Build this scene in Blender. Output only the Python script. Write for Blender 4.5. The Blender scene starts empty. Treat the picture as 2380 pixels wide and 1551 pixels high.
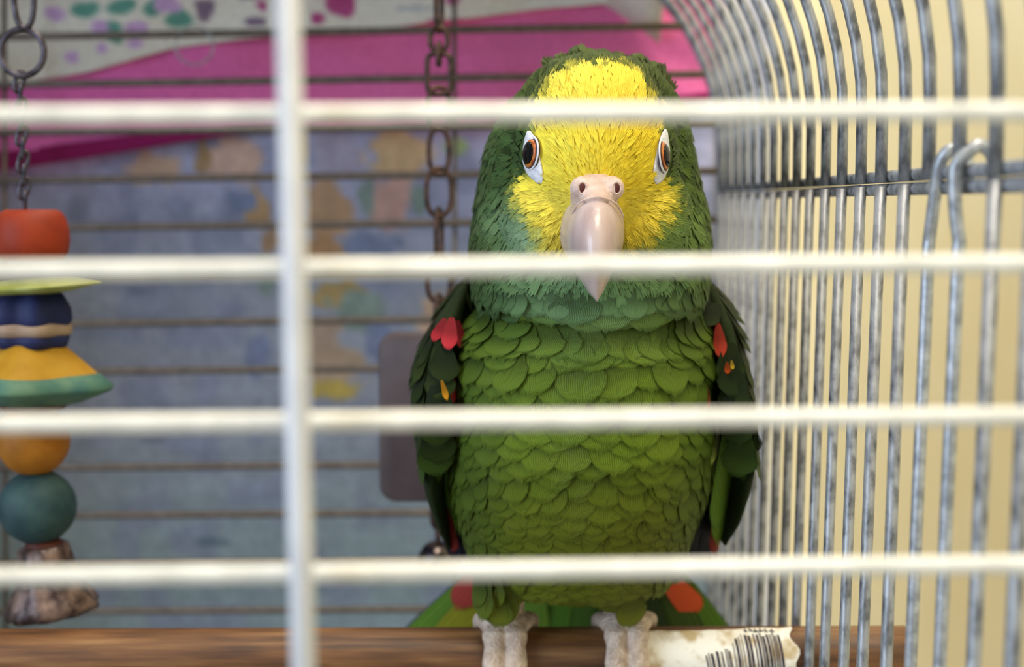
import bpy, bmesh, math, random
import numpy as np
from mathutils import Vector, Matrix
from mathutils.bvhtree import BVHTree

random.seed(7)
rng = np.random.default_rng(11)
scene = bpy.context.scene
COL = scene.collection

# ------------------------------------------------------------------ camera, world, lights, exposure
F_PX = 3413.0
PITCH = math.radians(5.0)
cam_d = bpy.data.cameras.new('camera')
cam_d.sensor_width = 36.0
cam_d.lens = F_PX / 2380.0 * 36.0
cam_d.clip_start = 0.01
cam_d.clip_end = 50
cam_d.dof.use_dof = True
cam_d.dof.focus_distance = 0.447
cam_d.dof.aperture_fstop = 8.8
cam = bpy.data.objects.new('camera', cam_d)
cam.location = (0, 0, 0)
cam.rotation_euler = (math.pi / 2 - PITCH, 0, 0)
COL.objects.link(cam)
scene.camera = cam

world = bpy.data.worlds.new('world')
scene.world = world
world.use_nodes = True
bg = world.node_tree.nodes['Background']
bg.inputs[0].default_value = (0.92, 0.95, 1.0, 1)
bg.inputs[1].default_value = 0.32


def area_light(name, loc, target, size, power, color):
    d = bpy.data.lights.new(name, 'AREA')
    d.shape = 'RECTANGLE'
    d.size, d.size_y = size
    d.energy = power
    d.color = color
    o = bpy.data.objects.new(name, d)
    o.location = loc
    o.rotation_euler = (Vector(target) - Vector(loc)).to_track_quat('-Z', 'Y').to_euler()
    COL.objects.link(o)
    return o


area_light('window_daylight', (-1.55, -0.65, 0.35), (0.0, 0.4, -0.05), (1.1, 1.3), 36.0, (0.64, 0.80, 1.0))
area_light('ceiling_lamp_light', (0.15, -0.05, 1.3), (0.05, 0.4, -0.1), (0.7, 0.7), 25.0, (1.0, 0.89, 0.72))
area_light('wall_fill_light', (0.0, 1.25, 1.55), (0.2, 1.2, -0.2), (0.5, 0.8), 15.0, (1.0, 0.90, 0.74))  # added fill that brightens the cream walls, no known lamp there

scene.view_settings.view_transform = 'Standard'
scene.view_settings.look = 'None'
scene.view_settings.gamma = 1.0
scene.view_settings.exposure = 0.0
scene.view_settings.use_curve_mapping = False
scene.cycles.use_denoising = True


# ------------------------------------------------------------------ helpers
def lin(c):
    out = []
    for v in c[:3]:
        v = v / 255.0
        out.append(v / 12.92 if v <= 0.04045 else ((v + 0.055) / 1.055) ** 2.4)
    return (out[0], out[1], out[2], 1.0)


def mix3(a, b, t):
    return tuple(a[i] * (1 - t) + b[i] * t for i in range(3))


CP, SP = math.cos(PITCH), math.sin(PITCH)


def P(px, py, Y):
    """point of the place at depth Y that stands in direction (px, py) of the 2380x1551 photograph"""
    a, b = px - 1190.0, 775.5 - py
    d = Vector((a, CP * F_PX + SP * b, -SP * F_PX + CP * b))
    return d * (Y / d.y)


def proj(v):
    d = CP * v[1] - SP * v[2]
    u = SP * v[1] + CP * v[2]
    return 1190.0 + F_PX * v[0] / d, 775.5 - F_PX * u / d


def smoothstep(a, b, x):
    t = min(1.0, max(0.0, (x - a) / (b - a)))
    return t * t * (3 - 2 * t)


def lerp_table(tab, x):
    if x <= tab[0][0]:
        return tab[0][1]
    for (x0, y0), (x1, y1) in zip(tab, tab[1:]):
        if x <= x1:
            return y0 + (y1 - y0) * (x - x0) / (x1 - x0)
    return tab[-1][1]


def smooth_table(tab, x):
    xs = [t[0] for t in tab]
    if x <= xs[0]:
        return tab[0][1]
    if x >= xs[-1]:
        return tab[-1][1]
    i = max(k for k in range(len(xs)) if xs[k] <= x)
    i = min(i, len(xs) - 2)
    p0 = tab[max(0, i - 1)][1]; p1 = tab[i][1]; p2 = tab[i + 1][1]; p3 = tab[min(len(tab) - 1, i + 2)][1]
    t = (x - xs[i]) / (xs[i + 1] - xs[i])
    return 0.5 * (2 * p1 + (p2 - p0) * t + (2 * p0 - 5 * p1 + 4 * p2 - p3) * t * t + (3 * p1 - p0 - 3 * p2 + p3) * t ** 3)


def link_mesh(name, verts, faces, mat=None, parent=None, smooth=True):
    me = bpy.data.meshes.new(name)
    me.from_pydata([tuple(v) for v in verts], [], faces)
    me.validate()
    if smooth:
        me.polygons.foreach_set('use_smooth', [True] * len(me.polygons))
    if mat:
        me.materials.append(mat)
    me.update()
    return link_obj(name, me, parent)


def link_obj(name, me, parent=None):
    o = bpy.data.objects.new(name, me)
    COL.objects.link(o)
    if parent is not None:
        o.parent = parent
        o.matrix_parent_inverse = Matrix.Translation(-parent_world(parent))
    return o


def parent_world(p):
    """world position of an unrotated parent"""
    v = Vector(p.location)
    if p.parent is not None:
        v = v + p.matrix_parent_inverse.to_translation() + parent_world(p.parent)
    return v


def empty(name, loc=(0, 0, 0)):
    o = bpy.data.objects.new(name, None)
    o.empty_display_size = 0.02
    o.location = loc
    COL.objects.link(o)
    return o


def tag(o, label=None, cat=None, group=None, kind=None):
    if label: o['label'] = label
    if cat: o['category'] = cat
    if group: o['group'] = group
    if kind: o['kind'] = kind
    return o


def tube_data(pts, radii, seg=12, closed=False):
    pts = [Vector(p) for p in pts]
    n = len(pts)
    if not hasattr(radii, '__len__'):
        radii = [radii] * n
    tang = []
    for i in range(n):
        if closed:
            t = pts[(i + 1) % n] - pts[i - 1]
        else:
            t = pts[min(n - 1, i + 1)] - pts[max(0, i - 1)]
        tang.append(t.normalized())
    up = Vector((0, 0, 1)) if abs(tang[0].z) < 0.9 else Vector((0, 1, 0))
    nrm = (up - tang[0] * up.dot(tang[0])).normalized()
    verts, faces = [], []
    for i in range(n):
        if i:
            nrm = (nrm - tang[i] * nrm.dot(tang[i])).normalized()
        b = tang[i].cross(nrm)
        for k in range(seg):
            a = 2 * math.pi * k / seg
            verts.append(pts[i] + (nrm * math.cos(a) + b * math.sin(a)) * radii[i])
    m = n if closed else n - 1
    for i in range(m):
        j = (i + 1) % n
        for k in range(seg):
            l = (k + 1) % seg
            faces.append((i * seg + k, i * seg + l, j * seg + l, j * seg + k))
    if not closed:
        faces.append(tuple(range(seg))[::-1])
        faces.append(tuple((n - 1) * seg + k for k in range(seg)))
    return verts, faces


def tube(name, pts, r, mat, parent=None, seg=12, closed=False):
    v, f = tube_data(pts, r, seg, closed)
    return link_mesh(name, v, f, mat, parent)


def rings_data(rings):
    n = len(rings[0])
    verts = [v for r in rings for v in r]
    faces = []
    for i in range(len(rings) - 1):
        for k in range(n):
            l = (k + 1) % n
            faces.append((i * n + k, i * n + l, (i + 1) * n + l, (i + 1) * n + k))
    faces.append(tuple(range(n))[::-1])
    faces.append(tuple((len(rings) - 1) * n + k for k in range(n)))
    return verts, faces


def lathe_data(center, prof, seg=28, mod=None):
    """prof: list of (radius, z offset) from bottom to top; mod(theta, i) scales the radius"""
    c = Vector(center)
    rings = []
    for i, (r, z) in enumerate(prof):
        ring = []
        for k in range(seg):
            a = 2 * math.pi * k / seg
            s = mod(a, i) if mod else 1.0
            ring.append(c + Vector((r * s * math.cos(a), r * s * math.sin(a), z)))
        rings.append(ring)
    return rings_data(rings)


def ellipsoid_data(c, r, nu=32, nv=20):
    c = Vector(c)
    rings = []
    for j in range(1, nv):
        b = -math.pi / 2 + math.pi * j / nv
        rings.append([c + Vector((r[0] * math.cos(b) * math.cos(2 * math.pi * k / nu),
                                  r[1] * math.cos(b) * math.sin(2 * math.pi * k / nu),
                                  r[2] * math.sin(b))) for k in range(nu)])
    return rings_data(rings)


def join_data(parts):
    V, Fc = [], []
    for v, f in parts:
        b = len(V)
        V += list(v)
        Fc += [tuple(i + b for i in q) for q in f]
    return V, Fc


def remeshed(name, parts, voxel, smooth_iter=6, factor=0.5):
    """fuse closed pieces into one continuous skin"""
    V, Fc = join_data(parts)
    me = bpy.data.meshes.new(name + '_raw')
    me.from_pydata([tuple(v) for v in V], [], Fc)
    o = bpy.data.objects.new(name + '_raw', me)
    COL.objects.link(o)
    m = o.modifiers.new('r', 'REMESH'); m.mode = 'VOXEL'; m.voxel_size = voxel
    s = o.modifiers.new('s', 'SMOOTH'); s.iterations = smooth_iter; s.factor = factor
    bpy.context.view_layer.update()
    dg = bpy.context.evaluated_depsgraph_get()
    new = bpy.data.meshes.new_from_object(o.evaluated_get(dg))
    new.name = name
    bpy.data.objects.remove(o)
    bpy.data.meshes.remove(me)
    new.polygons.foreach_set('use_smooth', [True] * len(new.polygons))
    return new


def color_attr(me, cols, name='Col'):
    a = me.color_attributes.new(name, 'FLOAT_COLOR', 'POINT')
    arr = np.ones((len(me.vertices), 4), dtype=np.float32)
    arr[:, :3] = np.asarray(cols, dtype=np.float32)[:, :3]
    a.data.foreach_set('color', arr.ravel())


# ------------------------------------------------------------------ materials
def new_mat(name):
    m = bpy.data.materials.new(name)
    m.use_nodes = True
    nt = m.node_tree
    return m, nt, nt.nodes['Principled BSDF']


def nd(nt, typ, **kw):
    n = nt.nodes.new(typ)
    for k, v in kw.items():
        setattr(n, k, v)
    return n


def lk(nt, a, b):
    nt.links.new(a, b)


def noise_mat(name, c1, c2, scale=200, rough=0.5, metal=0.0, bump=0.0, bscale=None, stretch=(1, 1, 1), coat=0.0,
              detail=4.0, lo=0.35, hi=0.65, spec=0.5, sheen=0.0):
    m, nt, b = new_mat(name)
    tc = nd(nt, 'ShaderNodeTexCoord')
    mp = nd(nt, 'ShaderNodeMapping')
    mp.inputs['Scale'].default_value = stretch
    lk(nt, tc.outputs['Object'], mp.inputs[0])
    n = nd(nt, 'ShaderNodeTexNoise')
    n.inputs['Scale'].default_value = scale
    n.inputs['Detail'].default_value = detail
    lk(nt, mp.outputs[0], n.inputs['Vector'])
    r = nd(nt, 'ShaderNodeValToRGB')
    r.color_ramp.elements[0].position = lo
    r.color_ramp.elements[1].position = hi
    r.color_ramp.elements[0].color = lin(c1)
    r.color_ramp.elements[1].color = lin(c2)
    lk(nt, n.outputs[0], r.inputs[0])
    lk(nt, r.outputs[0], b.inputs['Base Color'])
    b.inputs['Roughness'].default_value = rough
    b.inputs['Metallic'].default_value = metal
    b.inputs['Coat Weight'].default_value = coat
    b.inputs['Specular IOR Level'].default_value = spec
    b.inputs['Sheen Weight'].default_value = sheen
    if bump:
        n2 = nd(nt, 'ShaderNodeTexNoise')
        n2.inputs['Scale'].default_value = bscale or scale
        n2.inputs['Detail'].default_value = 3
        lk(nt, mp.outputs[0], n2.inputs['Vector'])
        bp = nd(nt, 'ShaderNodeBump')
        bp.inputs['Strength'].default_value = bump
        bp.inputs['Distance'].default_value = 0.001
        lk(nt, n2.outputs[0], bp.inputs['Height'])
        lk(nt, bp.outputs[0], b.inputs['Normal'])
    return m


def attr_mat(name, rough=0.8, noise_amt=0.15, nscale=400, sheen=0.0, bump=0.0):
    m, nt, b = new_mat(name)
    at = nd(nt, 'ShaderNodeAttribute', attribute_name='Col')
    tc = nd(nt, 'ShaderNodeTexCoord')
    n = nd(nt, 'ShaderNodeTexNoise')
    n.inputs['Scale'].default_value = nscale
    n.inputs['Detail'].default_value = 3
    lk(nt, tc.outputs['Object'], n.inputs['Vector'])
    mr = nd(nt, 'ShaderNodeMapRange')
    mr.inputs['From Min'].default_value = 0.3
    mr.inputs['From Max'].default_value = 0.7
    mr.inputs['To Min'].default_value = 1 - noise_amt
    mr.inputs['To Max'].default_value = 1 + noise_amt
    lk(nt, n.outputs[0], mr.inputs[0])
    mul = nd(nt, 'ShaderNodeVectorMath', operation='SCALE')
    lk(nt, at.outputs['Color'], mul.inputs[0])
    lk(nt, mr.outputs[0], mul.inputs['Scale'])
    lk(nt, mul.outputs[0], b.inputs['Base Color'])
    b.inputs['Roughness'].default_value = rough
    b.inputs['Specular IOR Level'].default_value = 0.2
    b.inputs['Sheen Weight'].default_value = sheen
    if bump:
        bp = nd(nt, 'ShaderNodeBump')
        bp.inputs['Strength'].default_value = bump
        bp.inputs['Distance'].default_value = 0.001
        lk(nt, n.outputs[0], bp.inputs['Height'])
        lk(nt, bp.outputs[0], b.inputs['Normal'])
    return m


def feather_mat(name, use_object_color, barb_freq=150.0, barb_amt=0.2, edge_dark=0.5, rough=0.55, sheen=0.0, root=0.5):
    m, nt, b = new_mat(name)
    if use_object_color:
        src = nd(nt, 'ShaderNodeObjectInfo').outputs['Color']
    else:
        src = nd(nt, 'ShaderNodeAttribute', attribute_name='Col').outputs['Color']
    uv = nd(nt, 'ShaderNodeUVMap', uv_map='UVMap')
    sep = nd(nt, 'ShaderNodeSeparateXYZ')
    lk(nt, uv.outputs[0], sep.inputs[0])
    # barbs fan out from the shaft: lines of constant |u| leaning outwards
    nz = nd(nt, 'ShaderNodeTexNoise')
    nz.inputs['Scale'].default_value = 3.0
    lk(nt, uv.outputs[0], nz.inputs['Vector'])
    nzm = nd(nt, 'ShaderNodeMath', operation='MULTIPLY')
    lk(nt, nz.outputs[0], nzm.inputs[0]); nzm.inputs[1].default_value = 0.12
    ad = nd(nt, 'ShaderNodeMath', operation='ADD')
    lk(nt, sep.outputs[0], ad.inputs[0]); lk(nt, nzm.outputs[0], ad.inputs[1])
    mu = nd(nt, 'ShaderNodeMath', operation='MULTIPLY')
    lk(nt, ad.outputs[0], mu.inputs[0]); mu.inputs[1].default_value = barb_freq
    sn = nd(nt, 'ShaderNodeMath', operation='SINE')
    lk(nt, mu.outputs[0], sn.inputs[0])
    mr = nd(nt, 'ShaderNodeMapRange')
    mr.inputs['From Min'].default_value = -1
    mr.inputs['To Min'].default_value = 1 - barb_amt
    mr.inputs['To Max'].default_value = 1 + barb_amt * 0.6
    lk(nt, sn.outputs[0], mr.inputs[0])
    ed = nd(nt, 'ShaderNodeAttribute', attribute_name='Edge')
    mr2 = nd(nt, 'ShaderNodeMapRange')
    mr2.inputs['From Min'].default_value = 0.35
    mr2.inputs['From Max'].default_value = 1.0
    mr2.inputs['To Min'].default_value = 1
    mr2.inputs['To Max'].default_value = 1 - edge_dark
    lk(nt, ed.outputs['Fac'], mr2.inputs[0])
    tot0 = nd(nt, 'ShaderNodeMath', operation='MULTIPLY')
    lk(nt, mr.outputs[0], tot0.inputs[0]); lk(nt, mr2.outputs[0], tot0.inputs[1])
    # darker towards the root: shade of the feather above painted in
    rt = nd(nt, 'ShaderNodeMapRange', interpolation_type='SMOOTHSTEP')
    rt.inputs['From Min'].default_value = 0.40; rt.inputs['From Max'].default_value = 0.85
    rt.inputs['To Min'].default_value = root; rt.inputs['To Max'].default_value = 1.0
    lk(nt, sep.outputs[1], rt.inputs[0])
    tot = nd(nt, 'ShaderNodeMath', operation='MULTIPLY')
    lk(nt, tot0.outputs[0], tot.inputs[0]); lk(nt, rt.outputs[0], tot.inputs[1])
    sc = nd(nt, 'ShaderNodeVectorMath', operation='SCALE')
    lk(nt, src, sc.inputs[0]); lk(nt, tot.outputs[0], sc.inputs['Scale'])
    lk(nt, sc.outputs[0], b.inputs['Base Color'])
    b.inputs['Roughness'].default_value = rough
    b.inputs['Specular IOR Level'].default_value = 0.15
    b.inputs['Sheen Weight'].default_value = sheen
    b.inputs['Sheen Roughness'].default_value = 0.4
    if edge_dark:
        fr = nd(nt, 'ShaderNodeMapRange', interpolation_type='SMOOTHSTEP')
        fr.inputs['From Min'].default_value = 0.45; fr.inputs['From Max'].default_value = 1.0
        fr.inputs['To Min'].default_value = 0.0; fr.inputs['To Max'].default_value = 0.9
        lk(nt, ed.outputs['Fac'], fr.inputs[0])
        mb = nd(nt, 'ShaderNodeMapRange')
        mb.inputs['From Min'].default_value = -1
        mb.inputs['To Min'].default_value = 1.0; mb.inputs['To Max'].default_value = 0.15
        lk(nt, sn.outputs[0], mb.inputs[0])
        ml = nd(nt, 'ShaderNodeMath', operation='MULTIPLY')
        lk(nt, fr.outputs[0], ml.inputs[0]); lk(nt, mb.outputs[0], ml.inputs[1])
        al = nd(nt, 'ShaderNodeMath', operation='SUBTRACT'); al.inputs[0].default_value = 1.0
        lk(nt, ml.outputs[0], al.inputs[1])
        lk(nt, al.outputs[0], b.inputs['Alpha'])
    bp = nd(nt, 'ShaderNodeBump')
    bp.inputs['Strength'].default_value = 0.35
    bp.inputs['Distance'].default_value = 0.0003
    lk(nt, sn.outputs[0], bp.inputs['Height'])
    lk(nt, bp.outputs[0], b.inputs['Normal'])
    return m


M = {}
M['wall'] = noise_mat('cream_wall_paint', (243, 231, 190), (247, 236, 200), scale=14, rough=0.85, bump=0.05, bscale=300, spec=0.2)
M['floor'] = noise_mat('floor_vinyl', (150, 135, 110), (170, 155, 130), scale=30, rough=0.6)
M['front_wire'] = noise_mat('galvanised_wire_lit', (212, 210, 202), (234, 232, 224), scale=130, rough=0.33, metal=0.1, bump=0.15, bscale=260, stretch=(1, 1, 1))  # same galvanised wire made paler, strong front light painted into its colour
M['post'] = noise_mat('zinc_post_shaded', (182, 183, 188), (196, 197, 201), scale=90, rough=0.45, metal=0.1, bump=0.08, bscale=200)  # front zinc made darker, weaker light on the post painted in
M['side_wire'] = noise_mat('weathered_galvanised_wire', (74, 76, 80), (156, 158, 162), scale=300, rough=0.42, metal=0.35, bump=0.08, bscale=900, stretch=(1, 1, 0.5), lo=0.3, hi=0.58, detail=6)
M['rear_wire'] = noise_mat('dull_bronze_wire', (88, 78, 70), (108, 97, 88), scale=200, rough=0.5, metal=0.3, bump=0.1)
M['hook_wire'] = noise_mat('shiny_zinc_hook', (140, 144, 150), (190, 193, 198), scale=300, rough=0.38, metal=0.5, bump=0.1)
M['chain'] = noise_mat('rusty_chain', (44, 34, 34), (92, 66, 54), scale=350, rough=0.5, metal=0.5, bump=0.2)
M['steel_dark'] = noise_mat('dark_steel', (50, 46, 54), (92, 86, 96), scale=250, rough=0.35, metal=0.7)
M['plate'] = noise_mat('brown_grey_plate', (74, 62, 65), (88, 74, 76), scale=60, rough=0.5, bump=0.06)
M['bell'] = noise_mat('tarnished_bell', (40, 36, 46), (120, 108, 100), scale=140, rough=0.25, metal=0.85)
M['foil_bell'] = noise_mat('mottled_foil', (50, 32, 30), (120, 98, 90), scale=150, rough=0.4, metal=0.3, bump=0.3, bscale=160, lo=0.42, hi=0.62)
for nm, c1, c2 in (('bead_orange', (128, 38, 10), (146, 48, 16)), ('bead_blue', (18, 24, 64), (30, 38, 84)),
                   ('bead_tan', (140, 118, 104), (164, 140, 120)), ('bead_yellow', (156, 114, 16), (174, 132, 34)),
                   ('bead_teal', (54, 100, 98), (92, 126, 104)), ('bead_maroon', (66, 30, 24), (96, 44, 30)),
                   ('bead_amber', (150, 90, 16), (172, 110, 28)), ('bead_dark_teal', (32, 58, 64), (54, 80, 80)),
                   ('bead_lime', (130, 136, 60), (160, 166, 100))):
    M[nm] = noise_mat(nm, c1, c2, scale=90, rough=0.6, coat=0.0, spec=0.3, bump=0.15, bscale=120)
M['beak'] = noise_mat('beak_horn', (178, 154, 150), (206, 186, 180), scale=90, rough=0.3, bump=0.12, bscale=420, stretch=(1, 1, 0.35), coat=0.25)
M['beak_chip'] = noise_mat('beak_flake', (226, 218, 216), (240, 234, 230), scale=200, rough=0.5)
M['cere'] = noise_mat('cere_skin', (192, 162, 148), (222, 198, 188), scale=220, rough=0.65, bump=0.5, bscale=600)
M['nostril'] = noise_mat('nostril_skin', (60, 14, 10), (90, 26, 18), scale=300, rough=0.6)
M['eye_skin'] = noise_mat('bare_eye_skin', (206, 206, 216), (232, 232, 238), scale=700, rough=0.6, bump=0.35, bscale=900)
M['iris'] = noise_mat('orange_iris', (160, 70, 20), (206, 122, 46), scale=500, rough=0.3, coat=0.25)
M['pupil'] = noise_mat('black_pupil', (3, 3, 4), (4, 4, 5), scale=100, rough=0.08, spec=0.25)
M['eye_rim'] = noise_mat('dark_eyelid', (52, 34, 40), (84, 60, 60), scale=500, rough=0.4)
M['foot'] = noise_mat('scaly_foot_skin', (184, 160, 142), (214, 192, 172), scale=320, rough=0.6)
M['claw'] = noise_mat('claw_horn', (66, 56, 52), (104, 92, 84), scale=200, rough=0.35)
M['paper'] = None
M['ink'] = noise_mat('printed_ink', (38, 34, 44), (78, 72, 80), scale=500, rough=0.8)
M['cloth'] = attr_mat('printed_cloth', rough=0.9, noise_amt=0.10, nscale=350, sheen=0.1, bump=0.25)
M['skin'] = attr_mat('down_under_feathers', rough=0.9, noise_amt=0.2, nscale=300)
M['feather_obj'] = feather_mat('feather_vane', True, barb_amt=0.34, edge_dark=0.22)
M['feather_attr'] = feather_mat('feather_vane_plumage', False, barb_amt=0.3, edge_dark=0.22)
M['down'] = feather_mat('fine_down', False, barb_freq=20, barb_amt=0.06, edge_dark=0.0, rough=0.65, sheen=0.05, root=1.0)
M['flight'] = feather_mat('flight_feather_vane', True, barb_freq=40, barb_amt=0.1, edge_dark=0.25, root=1.0)


def scaly(m):
    nt = m.node_tree
    b = nt.nodes['Principled BSDF']
    tc = nd(nt, 'ShaderNodeTexCoord')
    v = nd(nt, 'ShaderNodeTexVoronoi')
    v.inputs['Scale'].default_value = 900
    lk(nt, tc.outputs['Object'], v.inputs['Vector'])
    n = nd(nt, 'ShaderNodeTexNoise'); n.inputs['Scale'].default_value = 380
    lk(nt, tc.outputs['Object'], n.inputs['Vector'])
    ad = nd(nt, 'ShaderNodeMath', operation='ADD')
    lk(nt, v.outputs['Distance'], ad.inputs[0]); lk(nt, n.outputs[0], ad.inputs[1])
    bp = nd(nt, 'ShaderNodeBump')
    bp.inputs['Strength'].default_value = 0.7; bp.inputs['Distance'].default_value = 0.0007
    bp.invert = True
    lk(nt, ad.outputs[0], bp.inputs['Height']); lk(nt, bp.outputs[0], b.inputs['Normal'])


scaly(M['foot'])


def wood_mat():
    m, nt, b = new_mat('oak_dowel')
    tc = nd(nt, 'ShaderNodeTexCoord')
    mp = nd(nt, 'ShaderNodeMapping'); mp.inputs['Scale'].default_value = (0.07, 1, 1)
    mp.inputs['Rotation'].default_value = (0, 0.10, 0)
    lk(nt, tc.outputs['Object'], mp.inputs[0])
    n = nd(nt, 'ShaderNodeTexNoise'); n.inputs['Scale'].default_value = 520; n.inputs['Detail'].default_value = 5
    lk(nt, mp.outputs[0], n.inputs['Vector'])
    n2 = nd(nt, 'ShaderNodeTexNoise'); n2.inputs['Scale'].default_value = 110; n2.inputs['Detail'].default_value = 2
    lk(nt, mp.outputs[0], n2.inputs['Vector'])
    mx = nd(nt, 'ShaderNodeMath', operation='ADD'); lk(nt, n.outputs[0], mx.inputs[0]); lk(nt, n2.outputs[0], mx.inputs[1])
    hf = nd(nt, 'ShaderNodeMath', operation='MULTIPLY'); lk(nt, mx.outputs[0], hf.inputs[0]); hf.inputs[1].default_value = 0.5
    r = nd(nt, 'ShaderNodeValToRGB')
    e = r.color_ramp.elements
    e[0].position = 0.36; e[0].color = lin((70, 42, 20))
    e[1].position = 0.64; e[1].color = lin((140, 102, 62))
    x = e.new(0.5); x.color = lin((108, 70, 36))
    lk(nt, hf.outputs[0], r.inputs[0])
    lk(nt, r.outputs[0], b.inputs['Base Color'])
    b.inputs['Roughness'].default_value = 0.5
    bp = nd(nt, 'ShaderNodeBump'); bp.inputs['Strength'].default_value = 0.25; bp.inputs['Distance'].default_value = 0.0005
    lk(nt, hf.outputs[0], bp.inputs['Height']); lk(nt, bp.outputs[0], b.inputs['Normal'])
    return m


M['wood'] = wood_mat()
M['paper'] = noise_mat('worn_paper', (196, 172, 128), (246, 240, 226), scale=150, rough=0.8, lo=0.32, hi=0.52, bump=0.1)

# ------------------------------------------------------------------ the room
def slab(name, corners, thick, mat, label, cat):
    c = [Vector(v) for v in corners]
    n = (c[1] - c[0]).cross(c[3] - c[0]).normalized() * thick
    v = c + [p - n for p in c]
    f = [(0, 1, 2, 3), (7, 6, 5, 4), (0, 4, 5, 1), (1, 5, 6, 2), (2, 6, 7, 3), (3, 7, 4, 0)]
    o = link_mesh(name, v, f, mat, None, smooth=False)
    return tag(o, label, cat, kind='structure')


FLOOR_Z = -0.95
WX, WY = 0.475, 2.05
slab('wall_right', [(WX, -1.2, FLOOR_Z), (WX, -1.2, 1.7), (WX, WY, 1.7), (WX, WY, FLOOR_Z)], -0.06, M['wall'], 'plain cream painted wall beside the cage', 'wall')
slab('wall_back', [(-2.0, WY, FLOOR_Z), (-2.0, WY, 1.7), (WX + .06, WY, 1.7), (WX + .06, WY, FLOOR_Z)], 0.06, M['wall'], 'plain cream painted wall behind the cage', 'wall')
slab('floor', [(-2.0, -1.2, FLOOR_Z), (WX + .06, -1.2, FLOOR_Z), (WX + .06, WY + .06, FLOOR_Z), (-2.0, WY + .06, FLOOR_Z)], 0.06, M['floor'], 'plain floor under the cage stand', 'floor')

# ------------------------------------------------------------------ the cage
S = 0.025                      # wire spacing
WR = 0.00172                   # wire radius
CX_R, CX_L = 0.1088, -0.36     # side walls
Z_RAIL, Z_ARC, R_ARC = 0.0060, 0.026, 0.120
Z_BOT, Z_TOP = -0.33, Z_ARC + R_ARC
Y_F, Y_B = 0.2395, 0.765
LEAN = 0.016
cage = empty('bird_cage', (CX_L / 2 + CX_R / 2, (Y_F + Y_B) / 2, FLOOR_Z))
tag(cage, 'galvanised wire bird cage with arched top and pale front bars around the parrot', 'bird cage')


def x_right(z):
    if z < Z_RAIL:
        return CX_R + LEAN * (z - Z_RAIL)
    if z < Z_ARC:
        return CX_R
    d = min(R_ARC, z - Z_ARC)
    return CX_R - (R_ARC - math.sqrt(R_ARC ** 2 - d * d))


def arch_pts(z0, n=16):
    pts = [Vector((x_right(z0), 0, z0)), Vector((CX_R, 0, Z_ARC))]
    for i in range(1, n + 1):
        a = math.pi / 2 * i / n
        pts.append(Vector((CX_R - R_ARC * (1 - math.cos(a)), 0, Z_ARC + R_ARC * math.sin(a))))
    return pts


# right wall wires: lower run, upper run bent over the top
low_me = up_me = None
inset = 0.0026
HOOKS = (14, 15)
for n in range(10, 31):
    Y = n * S + random.uniform(-.0006, .0006)
    if n not in HOOKS:
        if low_me is None:
            v, f = tube_data([(x_right(Z_BOT) - inset, 0, Z_BOT), (x_right(-0.16) - inset, 0, -0.16), (CX_R - inset, 0, Z_RAIL - 0.0006)], WR, 10)
            o = link_mesh('side_wire', v, f, M['side_wire'], None)
            low_me = o.data
        else:
            o = bpy.data.objects.new('side_wire', low_me); COL.objects.link(o)
        o.location = (0, Y, 0)
        o.rotation_euler = (0, random.uniform(-.0015, .0015), 0)
        o.parent = cage; o.matrix_parent_inverse = Matrix.Translation(-cage.location)
    if up_me is None:
        pts = arch_pts(Z_RAIL + 0.0004)
        pts = [p + Vector((-inset, 0, 0)) for p in pts] + [Vector((CX_L + 0.06, 0, Z_TOP)), Vector((CX_L, 0, Z_TOP - 0.05)), Vector((CX_L, 0, Z_BOT))]
        v, f = tube_data(pts, WR, 10)
        o = link_mesh('arched_wire', v, f, M['side_wire'], None)
        up_me = o.data
    else:
        o = bpy.data.objects.new('arched_wire', up_me); COL.objects.link(o)
    o.location = (0, Y + (0.0 if n not in HOOKS else 0.0015), 0)
    o.parent = cage; o.matrix_parent_inverse = Matrix.Translation(-cage.location)

# hooked wires: come up the wall, step inwards, go over the double rail and curl down outside
def catmull(ctrl, per=8):
    out = []
    c = [Vector(p) for p in ctrl]
    for i in range(len(c) - 1):
        p0, p1, p2, p3 = c[max(0, i - 1)], c[i], c[i + 1], c[min(len(c) - 1, i + 2)]
        for k in range(per):
            t = k / per
            out.append(0.5 * (2 * p1 + (p2 - p0) * t + (2 * p0 - 5 * p1 + 4 * p2 - p3) * t * t + (3 * p1 - p0 - 3 * p2 + p3) * t ** 3))
    out.append(c[-1])
    return out


for n, dy, k1 in ((15, -0.006, .0004), (14, -0.001, -.0014)):
    Y = n * S
    xi = CX_R - inset
    ctrl = [(x_right(Z_BOT) - inset, Y, Z_BOT), (x_right(-.16) - inset, Y, -.16), (xi - .0003, Y, -.03), (xi, Y, -.0125), (xi + .0002, Y, -.0085),
            (xi + k1 * .5, Y + dy * .3, -.0035), (xi + k1, Y + dy * .6, .0035), (xi + k1 + .0002, Y + dy * .85, .0095), (xi + .0022, Y + dy, .0130),
            (xi + .0045, Y + dy, .0140), (xi + .0070, Y + dy, .0120), (xi + .0078, Y + dy, .0080), (xi + .0076, Y + dy, .003)]
    tube('hooked_wire', catmull(ctrl), WR * 0.98, M['hook_wire'], cage, 12)

# double rail along the right wall
for dz in (0.0021, -0.0017):
    tube('side_rail', [(CX_R + 0.0006, Y_F, Z_RAIL + dz), (CX_R + 0.0006, (Y_F + Y_B) / 2, Z_RAIL + dz + .0002), (CX_R + 0.0006, Y_B + .004, Z_RAIL + dz)], 0.00178, M['side_wire'], cage, 12)

# front panel: level bars and one thick post
def line_x(a, b, x):
    t = (x - a.x) / (b.x - a.x)
    return a + (b - a) * t


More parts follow.
